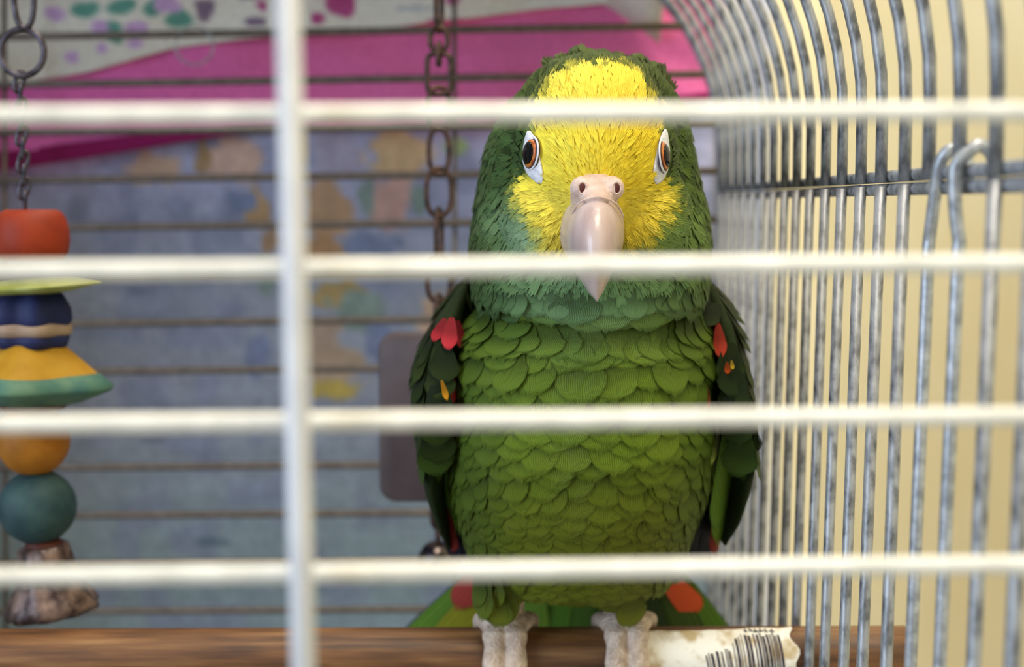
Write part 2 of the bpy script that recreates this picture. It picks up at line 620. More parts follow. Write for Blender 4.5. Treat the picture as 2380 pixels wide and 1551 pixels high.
for yl, yr in ((-88, -94), (268, 259), (629, 612), (985, 967), (1340, 1312), (1695, 1660), (2050, 2010), (-444, -447)):
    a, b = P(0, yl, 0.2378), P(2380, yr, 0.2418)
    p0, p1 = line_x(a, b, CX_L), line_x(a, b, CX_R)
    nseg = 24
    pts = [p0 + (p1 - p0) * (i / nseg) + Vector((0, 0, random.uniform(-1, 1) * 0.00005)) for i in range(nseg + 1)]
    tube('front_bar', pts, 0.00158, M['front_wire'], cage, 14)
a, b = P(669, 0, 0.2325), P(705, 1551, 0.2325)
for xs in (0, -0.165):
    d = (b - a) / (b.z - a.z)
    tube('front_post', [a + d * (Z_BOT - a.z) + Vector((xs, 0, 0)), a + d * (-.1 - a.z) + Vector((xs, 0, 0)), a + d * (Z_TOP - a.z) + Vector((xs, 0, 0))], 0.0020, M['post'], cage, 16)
# front arch frame, and side uprights of the front panel (outside the picture)
pts = [Vector((x_right(Z_BOT), 0, Z_BOT))] + arch_pts(Z_RAIL) + [Vector((CX_L + .06, 0, Z_TOP)), Vector((CX_L, 0, Z_TOP - .05)), Vector((CX_L, 0, Z_BOT))]
tube('front_frame', [p + Vector((0, Y_F + .003, 0)) for p in pts], 0.0021, M['side_wire'], cage, 12)
tube('rear_frame', [p + Vector((0, Y_B + .006, 0)) for p in pts], 0.0021, M['side_wire'], cage, 12)

# rear panel: level wires
for i in range(0, 16):
    y640 = 72 + i * 112.1
    sl = -0.022 + 0.0011 * i
    a, b = P(0, y640 - sl * 640, 0.772), P(1640, y640 + sl * 1000 * 0.55, 0.759)
    p1 = line_x(a, b, x_right(a.z * .25 + b.z * .75) + .001)
    p0 = line_x(a, b, CX_L)
    tube('rear_wire', [p0, p0 + (p1 - p0) * .33, p0 + (p1 - p0) * .66, p1], 0.0020, M['rear_wire'], cage, 10)
for px in (10, 1056):
    a, b = P(px, 100, 0.7745 - px * 6e-6), P(px + 3, 1500, 0.7745 - px * 6e-6)
    d = (b - a) / (b.z - a.z)
    tube('rear_upright', [a + d * (Z_BOT - a.z), a + d * (Z_TOP - .002 - a.z)], 0.0013, M['rear_wire'], cage, 10)
c = P(452, 106, 0.7655)
tube('clip_ring', [c + Vector((0.0098 * math.cos(t), 0.001 * math.sin(t), 0.0098 * math.sin(t))) for t in np.linspace(0, 2 * math.pi, 28, endpoint=False)], 0.0005, M['side_wire'], cage, 8, closed=True)
# tray and stand legs below the picture
zb = Z_BOT
v = [(CX_L, Y_F, zb - .03), (CX_R, Y_F, zb - .03), (CX_R, Y_B + .008, zb - .03), (CX_L, Y_B + .008, zb - .03),
     (CX_L - .006, Y_F - .006, zb + .004), (CX_R + .006, Y_F - .006, zb + .004), (CX_R + .006, Y_B + .014, zb + .004), (CX_L - .006, Y_B + .014, zb + .004),
     (CX_L + .004, Y_F + .004, zb - .026), (CX_R - .004, Y_F + .004, zb - .026), (CX_R - .004, Y_B + .004, zb - .026), (CX_L + .004, Y_B + .004, zb - .026)]
f = [(3, 2, 1, 0), (0, 1, 5, 4), (1, 2, 6, 5), (2, 3, 7, 6), (3, 0, 4, 7), (4, 5, 9, 8), (5, 6, 10, 9), (6, 7, 11, 10), (7, 4, 8, 11), (8, 9, 10, 11)]
link_mesh('tray', v, f, M['side_wire'], cage, smooth=False)
for lx in (CX_L + .01, CX_R - .01):
    for ly in (Y_F + .01, Y_B - .01):
        tube('leg', [(lx, ly, zb - .029), (lx, ly, FLOOR_Z)], 0.008, M['side_wire'], cage, 12)

# ------------------------------------------------------------------ cloths behind the rear panel
def cloth(name, top, bot, px0, px1, Yfun, colfun, label, cat, nx=150, ny=70, thick=0.0012, parent=None, group=None):
    verts, cols, faces = [], [], []
    for j in range(ny + 1):
        for i in range(nx + 1):
            px = px0 + (px1 - px0) * i / nx
            t, b = lerp_table(top, px), lerp_table(bot, px)
            py = t + (b - t) * j / ny
            verts.append(P(px, py, Yfun(px, py)))
            cols.append(lin(colfun(px, py))[:3])
    W = nx + 1
    for j in range(ny):
        for i in range(nx):
            faces.append((j * W + i, (j + 1) * W + i, (j + 1) * W + i + 1, j * W + i + 1))
    o = link_mesh(name, verts, faces, M['cloth'], parent)
    color_attr(o.data, cols)
    s = o.modifiers.new('thickness', 'SOLIDIFY'); s.thickness = thick; s.offset = -1
    if label:
        tag(o, label, cat, group)
    return o


def vnoise(x, y, s, seed=0):
    xi, yi = x / s, y / s
    x0, y0 = math.floor(xi), math.floor(yi)
    fx, fy = xi - x0, yi - y0
    fx, fy = fx * fx * (3 - 2 * fx), fy * fy * (3 - 2 * fy)
    def h(a, b):
        return (math.sin(a * 127.1 + b * 311.7 + seed * 74.7) * 43758.5453) % 1.0
    return (h(x0, y0) * (1 - fx) + h(x0 + 1, y0) * fx) * (1 - fy) + (h(x0, y0 + 1) * (1 - fx) + h(x0 + 1, y0 + 1) * fx) * fy


def blobs(px, py, base, lst):
    c = base
    wob = (vnoise(px, py, 28, 3) - .5) * 0.7
    for (bx, by, rx, ry, col) in lst:
        d = math.hypot((px - bx) / rx, (py - by) / ry) + wob
        c = mix3(c, col, 1 - smoothstep(0.75, 1.15, d))
    return c


FL_B = [(-400, 240), (0, 199), (200, 168), (400, 112), (560, 90), (711, 78), (902, 66), (997, 52), (1108, 40), (1260, 20), (1500, 0), (1800, -30)]
GRN, LIL, PNK, GRY = (96, 150, 136), (196, 160, 206), (176, 76, 130), (128, 108, 130)
floral = [(195, 22, 34, 20, GRN), (285, 14, 36, 22, GRN), (255, 66, 26, 20, GRN), (352, 20, 26, 22, GRN), (412, 42, 34, 20, GRN), (268, 92, 18, 10, GRN),
          (130, 32, 26, 20, LIL), (232, 62, 26, 18, LIL), (320, 66, 30, 18, LIL), (390, 14, 30, 22, LIL), (168, 130, 16, 14, LIL), (236, 112, 18, 14, LIL),
          (316, 102, 20, 12, LIL), (476, 20, 22, 26, GRY), (590, 50, 26, 10, GRY), (610, 10, 14, 14, PNK), (742, 44, 16, 14, PNK), (600, -15, 60, 12, GRY),
          (788, 8, 36, 36, PNK), (1050, 0, 22, 18, PNK), (1100, 50, 90, 8, PNK), (960, 20, 40, 8, (186, 186, 190)), (-60, 60, 40, 30, GRN), (-140, 100, 30, 26, LIL)]
CLY = 0.797
cloth('floral_cloth', [(-400, -260), (1800, -260)], FL_B, -330, 1560, lambda x, y: CLY + .0015 * math.sin(x / 60) + .001 * math.sin(y / 25 + x / 90),
      lambda x, y: blobs(x, y, (222, 216, 206), floral), 'white floral print cloth along the top behind the cage', 'cloth', ny=60, nx=220)
# unseen roof fold added to keep lamp light off the cage back
fl = bpy.data.objects['floral_cloth']
verts, faces = [], []
for j in range(13):
    for i in range(41):
        x = CX_L - .02 + (CX_R - .01 - CX_L) * i / 40
        t = j / 12
        ang = min(1.0, t * 3) * math.pi / 2
        y = CLY + .002 - .03 * math.sin(ang) * 1.0 - max(0, t - 1 / 3) * 0.16
        z = Z_TOP + .006 - .03 * (1 - math.sin(ang)) + .0015 * math.sin(x * 60 + t * 9)
        dx = max(0.0, x - (CX_R - R_ARC))
        z -= min(.06, dx * dx / (2 * R_ARC))
        verts.append((x, y, z))
for j in range(12):
    for i in range(40):
        k = j * 41 + i
        faces.append((k, k + 1, k + 42, k + 41))
ft = link_mesh('roof_light_blocker', verts, faces, M['cloth'], fl)
color_attr(ft.data, [lin((222, 216, 206))[:3]] * len(verts))
sm = ft.modifiers.new('thickness', 'SOLIDIFY'); sm.thickness = .0012
PK_B = [(-400, 462), (0, 394), (200, 364), (400, 331), (560, 307), (640, 300), (900, 293), (1100, 290), (1640, 232), (1800, 215)]
pk_top = [(x, y - 60) for x, y in FL_B]
pink = cloth('pink_cloth', pk_top, PK_B, -330, 1655, lambda x, y: CLY + .007 + .0022 * math.sin(x / 140 + y / 60) + .001 * math.sin(x / 47 - y / 22),
             lambda x, y: mix3((222, 106, 178), (216, 104, 160), smoothstep(100, 900, x)), 'plain magenta pink cloth band draped across the rear of the cage', 'cloth')
hem_top = [(x, y - h) for (x, y), h in zip(PK_B, (48, 40, 36, 30, 20, 16, 8, 8, 18, 18))]
hem = cloth('hem', hem_top, [(x, y + 3) for x, y in PK_B], -330, 1655, lambda x, y: CLY + .0055 + .001 * math.sin(x / 90), lambda x, y: (132, 22, 84), None, None, ny=4, parent=pink)
hem['label'] = 'dark crimson hem'
TAN, TAN2, BLU, GRB, DUS = (178, 152, 134), (190, 160, 148), (112, 122, 152), (118, 134, 130), (156, 150, 172)
bears = [(360, 390, 60, 40, TAN), (540, 370, 80, 50, TAN2), (470, 360, 20, 50, (150, 124, 92)), (600, 490, 34, 52, (168, 138, 104)), (630, 560, 24, 30, (150, 124, 100)),
         (775, 350, 70, 55, DUS), (930, 360, 72, 54, (192, 164, 128)), (905, 470, 50, 62, (176, 142, 136)), (765, 490, 58, 70, (170, 138, 112)),
         (745, 580, 70, 40, (156, 122, 92)), (850, 455, 20, 50, GRB), (975, 470, 20, 44, GRB), (690, 340, 26, 42, (170, 138, 100)), (860, 570, 70, 30, BLU),
         (790, 690, 80, 40, (156, 134, 92)), (830, 720, 70, 50, GRB), (740, 800, 60, 60, (156, 136, 122)), (780, 860, 70, 55, (160, 140, 122)), (780, 905, 60, 25, (166, 146, 80)),
         (620, 640, 26, 40, GRB), (600, 830, 30, 50, BLU), (560, 470, 40, 26, BLU), (880, 800, 30, 60, BLU), (1010, 740, 40, 60, TAN), (1060, 340, 24, 24, (150, 170, 120)),
         (330, 680, 40, 10, (110, 116, 140)), (490, 1260, 40, 12, (96, 112, 128)), (360, 1025, 30, 8, (104, 112, 130))]


def blanket_col(x, y):
    base = mix3((156, 158, 188), (136, 142, 158), smoothstep(380, 700, y))
    base = mix3(base, (130, 146, 154), smoothstep(900, 1350, y))
    base = mix3(base, (176, 176, 206), smoothstep(620, 250, y) * smoothstep(900, 1150, x))  # paler upper right: stronger light there painted into the cloth colour
    base = mix3(base, (118, 124, 152), 0.5 * smoothstep(.45, .75, vnoise(x, y, 60, 9)))
    c = blobs(x, y, base, bears)
    k_ = .95 + .10 * vnoise(x, y, 24, 5)
    return tuple(min(255, q * k_) for q in c)


bl_top = [(x, y - 70) for x, y in PK_B]
cloth('printed_blanket', bl_top, [(-400, 1700), (1700, 1700)], -330, 1660,
      lambda x, y: CLY + .017 + .003 * math.sin(x / 170 + .8) + .0015 * math.sin(y / 140 + x / 200), blanket_col,
      'blue grey blanket printed with tan bears hanging behind the cage', 'blanket', nx=190, ny=140)
bk_o = bpy.data.objects['printed_blanket']
verts, faces = [], []
for j in range(25):
    for i in range(31):
        y = CLY + .02 - .17 * i / 30
        z = Z_TOP - .03 - (Z_TOP - .03 - Z_BOT) * j / 24
        verts.append((CX_L - .012 - .004 * math.sin(y * 70 + z * 8), y, z))
for j in range(24):
    for i in range(30):
        k_ = j * 31 + i
        faces.append((k_, k_ + 1, k_ + 32, k_ + 31))
sf = link_mesh('side_light_blocker', verts, faces, M['cloth'], bk_o)  # added out of view to block window light from the left
color_attr(sf.data, [lin((136, 142, 158))[:3]] * len(verts))
pale = cloth('lit_cloth_edge', [(1600, -300), (1850, -300)], [(1600, 1650), (1850, 1650)], 1600, 1800,  # backing cloth brightened by the window, painted as a paler strip
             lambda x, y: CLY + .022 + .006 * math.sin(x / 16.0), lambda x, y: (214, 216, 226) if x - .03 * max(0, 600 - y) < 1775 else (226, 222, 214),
             'cloth edge in folds at the rear corner of the cage, window light painted in as pale lilac', 'cloth', nx=70, ny=60)

# ------------------------------------------------------------------ the perch
PR, PY = 0.0105, 0.5125
PZ = -0.1608
perch = empty('wooden_perch', (0, PY, PZ - PR))
tag(perch, 'round oak dowel perch under the parrot with a worn price label', 'perch')
SLP = 0.0035


def perch_pt(x, ang, r):
    """ang 0 = towards the front, 90 deg = top"""
    return Vector((x, PY - r * math.cos(ang), PZ + SLP * x + r * math.sin(ang)))


X_END = P(2112, 1480, PY).x
rings = []
for x, k in [(CX_L, .93), (CX_L + .001, 1)] + [(CX_L + (X_END - CX_L) * i / 40, 1) for i in range(1, 40)] + [(X_END - .001, 1), (X_END, .93)]:
    rings.append([perch_pt(x, 2 * math.pi * i / 40, PR * k) for i in range(40)])
v, f = rings_data(rings)
link_mesh('dowel', v, f, M['wood'], perch)
# worn paper label wrapped round the front
lx0, lx1 = P(1492, 1500, PY - PR).x, P(1842, 1500, PY - PR).x
nx, na = 60, 16
verts, faces = [], []
for i in range(nx + 1):
    for j in range(na + 1):
        x = lx0 + (lx1 - lx0) * i / nx
        top_a = math.radians(74 + 9 * smoothstep(0.45, .85, i / nx) + 4 * (vnoise(i, 0, 4, 2) - .5))
        bot_a = math.radians(-40)
        a = bot_a + (top_a - bot_a) * j / na
        xx = x + (0.0012 * math.sin(j * .9) + .0035 * (1 - j / na)) * smoothstep(.9, 1, i / nx)
        if i == 0: xx += .0015 * (vnoise(0, j, 2, 4) - .5)
        verts.append(perch_pt(xx, a, PR + .00018 + (.0006 * smoothstep(.93, 1, i / nx))))
for i in range(nx):
    for j in range(na):
        k = i * (na + 1) + j
        faces.append((k, k + na + 1, k + na + 2, k + 1))
label = link_mesh('price_label', verts, faces, M['paper'], perch)
label['label'] = 'worn white paper label'
bars_v, bars_f = [], []
x = P(1640, 1500, PY - PR).x
xe = P(1815, 1500, PY - PR).x
xs0 = x
while x < xe:
    w = random.choice((.0003, .0005, .0005, .0009))
    frac = (x - xs0) / (xe - xs0)
    a1 = math.radians(lerp_table([(0, 18), (.3, 28), (.45, 58), (1, 62)], frac) + random.uniform(-5, 5))
    a0 = math.radians(-38)
    b0 = len(bars_v)
    for j in range(9):
        a = a0 + (a1 - a0) * j / 8
        sh = .0022 * (1 - j / 8)
        bars_v += [perch_pt(x + sh, a, PR + .0004), perch_pt(x + w + sh, a, PR + .0004)]
    for j in range(8):
        k = b0 + 2 * j
        bars_f.append((k, k + 1, k + 3, k + 2))
    x += w + random.choice((.0004, .0006, .0009))
bc = link_mesh('barcode', bars_v, bars_f, M['ink'], label)
# small printed figures above the bars
fv, ff = [], []
x = P(1732, 1480, PY - PR).x
for ch in range(6):
    for st in range(4):
        xa = x + random.choice((0, .0005, .0009)); a0 = math.radians(66 + random.choice((0, 3, 6))); a1 = a0 + math.radians(random.choice((2.5, 7)))
        k = len(fv)
        w = .0004 if a1 - a0 > .06 else .0010
        fv += [perch_pt(xa, a0, PR + .0005), perch_pt(xa + w, a0, PR + .0005), perch_pt(xa + w, a1, PR + .0005), perch_pt(xa, a1, PR + .0005)]
        ff.append((k, k + 1, k + 2, k + 3))
    x += .0019
link_mesh('printed_figures', fv, ff, M['ink'], label)

# ------------------------------------------------------------------ hanging toys
def stadium(c, hw, hh, rot, n=26, square=False):
    pts = []
    for k in range(n):
        a = 2 * math.pi * k / n
        e = 0.45 if square else 0.8
        x = hw * math.copysign(abs(math.cos(a)) ** e, math.cos(a))
        z = hh * math.copysign(abs(math.sin(a)) ** e, math.sin(a))
        pts.append(Vector(c) + Vector((x * math.cos(rot), x * math.sin(rot), z)))
    return pts


toy = empty('chain_toy', P(1020, 1310, .625))
tag(toy, 'rusty chain toy with a brown grey plate and small bell hanging behind the parrot', 'bird toy')
TY = 0.625
k = TY / F_PX
z_top = Z_TOP - .001
for (py, hh, hw, rot, sq) in ((-150, 52, 24, 80, 0), (-62, 50, 24, 10, 0), (20, 52, 22, 75, 0), (92, 26, 20, 0, 0), (126, 24, 10, 80, 0), (172, 46, 27, 0, 1), (252, 48, 26, 20, 0),
                             (338, 44, 22, 10, 0), (352, 52, 23, 5, 0), (447, 55, 29, 8, 0), (548, 62, 26, 78, 0), (650, 52, 27, 5, 0), (735, 48, 25, 75, 0)):
    if py == 338: continue
    tube('chain_link', stadium(P(1020, py, TY), hw * k, hh * k, math.radians(rot), square=bool(sq)), 6.2 * k, M['chain'], toy, 8, closed=True)
a = P(1020, -190, TY)
tube('chain_hook', [a + Vector((0, 0, -.004)), a + Vector((0, 0, .010)), Vector((a.x, TY, z_top))], 5.5 * k, M['chain'], toy, 8)
# rounded plate
pc0, pc1 = P(880, 772, TY), P(1165, 1165, TY)
rad, th = .0075, .0035
outl = []
for cx_, cz_, a0 in ((pc1.x - rad, pc0.z - rad, 0), (pc0.x + rad, pc0.z - rad, 90), (pc0.x + rad, pc1.z + rad, 180), (pc1.x - rad, pc1.z + rad, 270)):
    for i in range(7):
        t = math.radians(a0 + 15 * i)
        outl.append((cx_ + rad * math.cos(t), cz_ + rad * math.sin(t)))
ccx, ccz = (pc0.x + pc1.x) / 2, (pc0.z + pc1.z) / 2
rings = []
for dy, s in ((-th / 2, .97), (-th / 2 + .0006, 1.0), (th / 2 - .0006, 1.0), (th / 2, .97)):
    rings.append([Vector((ccx + (x - ccx) * s, TY + dy, ccz + (z - ccz) * s)) for x, z in outl])
v, f = rings_data(rings)
link_mesh('plate', v, f, M['plate'], toy)
for py in (1195, 1238):
    tube('chain_link', stadium(P(1018, py, TY), 16 * k, 34 * k, math.radians(30 if py < 1200 else 100)), 5.5 * k, M['chain'], toy, 8, closed=True)
v, f = lathe_data(P(1016, 1320, TY), [(.0088, 0), (.0090, .001), (.0086, .003), (.0078, .0065), (.0060, .0095), (.0035, .0112), (.0012, .0118)], 28)
link_mesh('bell', v, f, M['bell'], toy)

BT = empty('bead_toy', P(80, 1430, .56))
tag(BT, 'string of coloured beads on a thin chain with a foil bell at its end', 'bird toy')
BY = 0.56
kb = BY / F_PX
tube('chain_link', stadium(P(55, -30, BY), 23 * kb, 92 * kb, 0.1), 7 * kb, M['steel_dark'], BT, 8, closed=True)
a = P(55, -115, BY)
tube('chain_hook', [a, Vector((a.x, BY - .004, a.z + .03)), Vector((a.x, .55, Z_TOP - .001))], 6 * kb, M['steel_dark'], BT, 8)
c = P(52, 122, BY)
tube('ring', [c + Vector((50 * kb * math.cos(t), 6 * kb * math.sin(t), 54 * kb * math.sin(t))) for t in np.linspace(0, 2 * math.pi, 36, endpoint=False)], 7.5 * kb, M['steel_dark'], BT, 10, closed=True)
link_me = None
for i in range(10):
    py = 190 + i * 31.0
    p = P(45 + i * 1.4, py, BY)
    if link_me is None:
        o = tube('chain_link', stadium((0, 0, 0), 10 * kb, 25 * kb, 0, 16), 4.6 * kb, M['steel_dark'], None, 8, closed=True)
        link_me = o.data
    else:
        o = bpy.data.objects.new('chain_link', link_me); COL.objects.link(o)
    o.location = p
    o.rotation_euler = (0, 0.25 * (-1) ** i, math.radians(90 * (i % 2) + 25))
    o.parent = BT; o.matrix_parent_inverse = Matrix.Translation(-BT.location)


def bead(name, px, y0, y1, prof, mat, seg=36, mod=None, tilt=0):
    """prof: (radius in px, fraction from top 0..1)"""
    c = P(px, y1, BY)
    h = (P(px, y0, BY).z - c.z)
    pr = [(r * kb, h * (1 - t)) for r, t in sorted(prof, key=lambda q: -q[1])]
    v, f = lathe_data((0, 0, 0), pr, seg, mod)
    o = link_mesh(name, v, f, M[mat], None)
    o.location = c
    o.rotation_euler = (0, math.radians(tilt), 0)
    o.parent = BT; o.matrix_parent_inverse = Matrix.Translation(-BT.location)
    return o


def sph(r, n=14):
    return [(max(1.5, r * math.sin(math.pi * i / n)), (1 - math.cos(math.pi * i / n)) / 2) for i in range(n + 1)]


bead('barrel_bead', 76, 487, 612, [(8, 0), (56, .004), (68, .05), (78, .18), (84, .40), (85, .6), (80, .82), (68, .96), (8, 1)], 'bead_orange')
bead('leaf_disc', 86, 640, 690, [(6, 0), (70, .1), (128, .45), (134, .55), (80, .8), (6, 1)], 'bead_lime', mod=lambda a, i: 1 + .10 * math.cos(2 * a) + .05 * math.cos(5 * a), tilt=-4)
bead('flower_bead', 74, 668, 765, [(6, 0), (40, .02), (70, .16), (86, .5), (88, .75), (80, 1.0)], 'bead_blue', 60, lambda a, i: 1 + .10 * math.cos(6 * a + .5))
bead('spacer_disc', 74, 742, 786, [(70, 0), (88, .25), (88, .75), (70, 1)], 'bead_tan', 60, lambda a, i: 1 + .07 * math.cos(6 * a))
bead('flower_bead', 74, 770, 815, [(70, 0), (86, .25), (78, .75), (60, 1)], 'bead_blue', 60, lambda a, i: 1 + .07 * math.cos(6 * a + .5))
bead('star_bead', 70, 786, 892, [(20, 0), (66, .08), (92, .3), (140, .7), (165, .95), (150, 1)], 'bead_yellow', 72, lambda a, i: 1 + .09 * math.cos(4 * a), tilt=3)
bead('star_bead', 70, 848, 945, [(100, 0), (150, .2), (178, .44), (172, .55), (110, .85), (50, 1)], 'bead_teal', 72, lambda a, i: 1 + .10 * math.cos(4 * a + .2), tilt=2)
bead('washer', 78, 926, 956, [(40, 0), (72, .1), (74, .8), (40, 1)], 'bead_maroon')
bead('round_bead', 80, 942, 1106, sph(84), 'bead_amber')
bead('round_bead', 90, 1092, 1264, sph(90), 'bead_dark_teal')
bead('spacer_disc', 104, 1252, 1276, [(30, 0), (44, .3), (44, .8), (30, 1)], 'bead_maroon')
bead('foil_bell', 124, 1264, 1424, [(40, 0), (58, .03), (62, .2), (66, .38), (76, .55), (96, .78), (108, .92), (104, 1.0)], 'foil_bell', 40, lambda a, i: 1 + .05 * math.cos(9 * a + i), tilt=-7)

# ------------------------------------------------------------------ the parrot
parrot = empty('parrot', (P(1385, 1462, PY).x, PY, PZ + PR))
tag(parrot, 'green parrot with a yellow face and pale beak standing on the wooden perch', 'parrot')
XM = 1385


def slices(tab, n=44, steps=60, expo=2.0):
    """tab rows: py, x left, x right, Y centre, Y front, Y back"""
    ys = [r[0] for r in tab]
    cols = [[(r[0], r[c]) for r in tab] for c in range(6)]
    rings = []
    for s in range(steps + 1):
        py = ys[0] + (ys[-1] - ys[0]) * s / steps
        xl, xr, yc, yf, yb = (smooth_table(cols[c], py) for c in range(1, 6))
        A, B = P(xl, py, yc), P(xr, py, yc)
        mx, hw, z = (A.x + B.x) / 2, (B.x - A.x) / 2, A.z
        ring = []
        for k in range(n):
            a = 2 * math.pi * k / n
            ca, sa = math.cos(a), math.sin(a)
            if expo != 2.0:
                e = 2.0 / expo
                ca = math.copysign(abs(ca) ** e, ca); sa = math.copysign(abs(sa) ** e, sa)
            dy = (yc - yf) if sa < 0 else (yb - yc)
            ring.append(Vector((mx + hw * ca, yc + dy * sa, z)))
        rings.append(ring)
    return rings_data(rings[::-1])


trunk = slices([
    (600, 1220, 1520, .515, .478, .56), (650, 1165, 1580, .515, .469, .568), (700, 1112, 1618, .515, .4635, .572), (760, 1076, 1644, .515, .4612, .576), (850, 1062, 1650, .515, .4595, .580),
    (940, 1054, 1652, .515, .459, .582), (1020, 1050, 1650, .516, .461, .582), (1100, 1054, 1638, .517, .4645, .580), (1200, 1072, 1612, .519, .471, .577),
    (1280, 1098, 1585, .522, .480, .574), (1322, 1150, 1530, .527, .492, .572), (1352, 1220, 1460, .534, .508, .569), (1376, 1290, 1400, .542, .528, .563)])
ruff = slices([
    (134, 1360, 1410, .492, .486, .498), (150, 1290, 1480, .492, .474, .51), (180, 1240, 1528, .494, .468, .525), (240, 1190, 1572, .497, .464, .54), (330, 1140, 1600, .502, .463, .548), (420, 1118, 1618, .504, .463, .552),
    (500, 1104, 1636, .505, .461, .555), (565, 1096, 1641, .505, .457, .555), (625, 1098, 1640, .503, .456, .55), (660, 1106, 1630, .502, .457, .545), (690, 1170, 1580, .504, .460, .54), (712, 1290, 1480, .506, .468, .53)], expo=2.5)
face_c = P(1384, 372, .4755)
face = ellipsoid_data(face_c, (.0256, .0315, .0315), 40, 28)
brow = ellipsoid_data(P(1384, 300, .475), (.0222, .029, .0235), 36, 24)
cheeks = [ellipsoid_data(P(1385 + s * 92, 500, .470), (.0165, .018, .019), 28, 18) for s in (-1, 1)]
thighs = []
for s, tx in ((-1, 1175), (1, 1450)):
    rings = []
    for py, xx, hw, Yc, hy in ((1230, tx + s * 0, 60, .522, .028), (1290, tx, 74, .517, .027), (1340, tx - s * 2, 68, .513, .022), (1375, tx - s * 4, 52, .511, .016), (1398, tx - s * 6, 34, .510, .011)):
        c = P(xx, py, Yc)
        rings.append([c + Vector((hw * Yc / F_PX * math.cos(2 * math.pi * i / 24), hy * math.sin(2 * math.pi * i / 24), 0)) for i in range(24)])
    thighs.append(rings_data(rings[::-1]))
crown_bumps = [ellipsoid_data(P(x, y, .492), (r * .49 / F_PX, .010, .0038), 20, 12) for x, y, r in ((1352, 145, 34), (1398, 148, 30), (1474, 160, 32), (1520, 180, 24), (1296, 170, 30))]
body_me = remeshed('body', [trunk, ruff, face, brow] + crown_bumps + cheeks + thighs, 0.0013, 6, 0.5)
body_bm = bmesh.new(); body_bm.from_mesh(body_me)
bvh = BVHTree.FromBMesh(body_bm)

YEL = [(1248, 252), (1258, 215), (1285, 178), (1335, 158), (1400, 150), (1455, 152), (1492, 180), (1515, 218), (1532, 262), (1538, 310), (1540, 345), (1534, 395), (1556, 430), (1568, 470),
       (1562, 505), (1532, 530), (1520, 552), (1500, 575), (1475, 588), (1440, 596), (1330, 606), (1290, 604), (1258, 590), (1248, 550), (1228, 505), (1204, 478), (1198, 448), (1206, 410), (1240, 405), (1244, 330), (1232, 300)]


def in_poly(x, y, poly):
    c = False
    j = len(poly) - 1
    for i in range(len(poly)):
        xi, yi = poly[i]; xj, yj = poly[j]
        if (yi > y) != (yj > y) and x < (xj - xi) * (y - yi) / (yj - yi) + xi:
            c = not c
        j = i
    return c


def poly_dist(x, y, poly):
    d = 1e9
    for i in range(len(poly)):
        ax, ay = poly[i - 1]; bx, by = poly[i]
        t = max(0, min(1, ((x - ax) * (bx - ax) + (y - ay) * (by - ay)) / ((bx - ax) ** 2 + (by - ay) ** 2 + 1e-9)))
        d = min(d, math.hypot(x - ax - t * (bx - ax), y - ay - t * (by - ay)))
    return d


def plumage(p, r=0.0, r2=0.5):
    """plumage colour (sRGB) at a point of the bird; r jitters the borders"""
    px, py = proj(p)
    front = p[1] < .497
    if py < 735:
        ins = in_poly(px, py, YEL) and front
        d = poly_dist(px, py, YEL) * (1 if ins else -1)
        crown = mix3((48, 62, 22), (74, 88, 34), r2)
        if py > 300:
            t = smoothstep(420, 560, py)
            side = mix3((56, 74, 34), (80, 98, 38) if px > 1400 else (58, 84, 42), r2)
            nearface = smoothstep(120, 20, -d)
            blue = (146, 176, 138) if px < 1400 else (124, 152, 84)  # bluish cheeks, with cool left and warm right light painted in
            green = mix3(side, blue, t * nearface * .95)
            if py > 590:
                w = smoothstep(330, 120, abs(px - 1385))
                green = mix3(green, (104, 138, 92), w * .8)
            crown = green
        elif py > 200:
            crown = mix3(crown, (72, 96, 48), smoothstep(200, 300, py))
        yel = mix3((244, 225, 78), (236, 206, 46), smoothstep(1300, 1520, px) * .6 + .4 * r2)
        if py > 440:
            yel = mix3(yel, (226, 206, 84), .55 * r2 + .2)
        if py < 250:
            yel = mix3(yel, (248, 226, 92), .5)
        return mix3(crown, yel, smoothstep(-16 - 14 * smoothstep(400, 480, py), 14 + 12 * smoothstep(400, 480, py), d + r * 11))
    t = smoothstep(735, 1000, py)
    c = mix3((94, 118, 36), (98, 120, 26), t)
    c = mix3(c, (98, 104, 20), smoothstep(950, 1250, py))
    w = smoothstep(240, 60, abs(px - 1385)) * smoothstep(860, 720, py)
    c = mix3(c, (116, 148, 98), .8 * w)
    edge = smoothstep(150, 290, abs(px - 1365))  # shading of the flanks painted into the plumage colour
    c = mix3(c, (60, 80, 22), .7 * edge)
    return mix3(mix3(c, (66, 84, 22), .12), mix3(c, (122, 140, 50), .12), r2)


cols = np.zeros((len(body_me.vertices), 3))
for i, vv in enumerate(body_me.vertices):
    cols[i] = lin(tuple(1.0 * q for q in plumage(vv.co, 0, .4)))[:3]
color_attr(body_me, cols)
body_me.materials.clear()
body_me.materials.append(M['skin'])
body = link_obj('body', body_me, parrot)


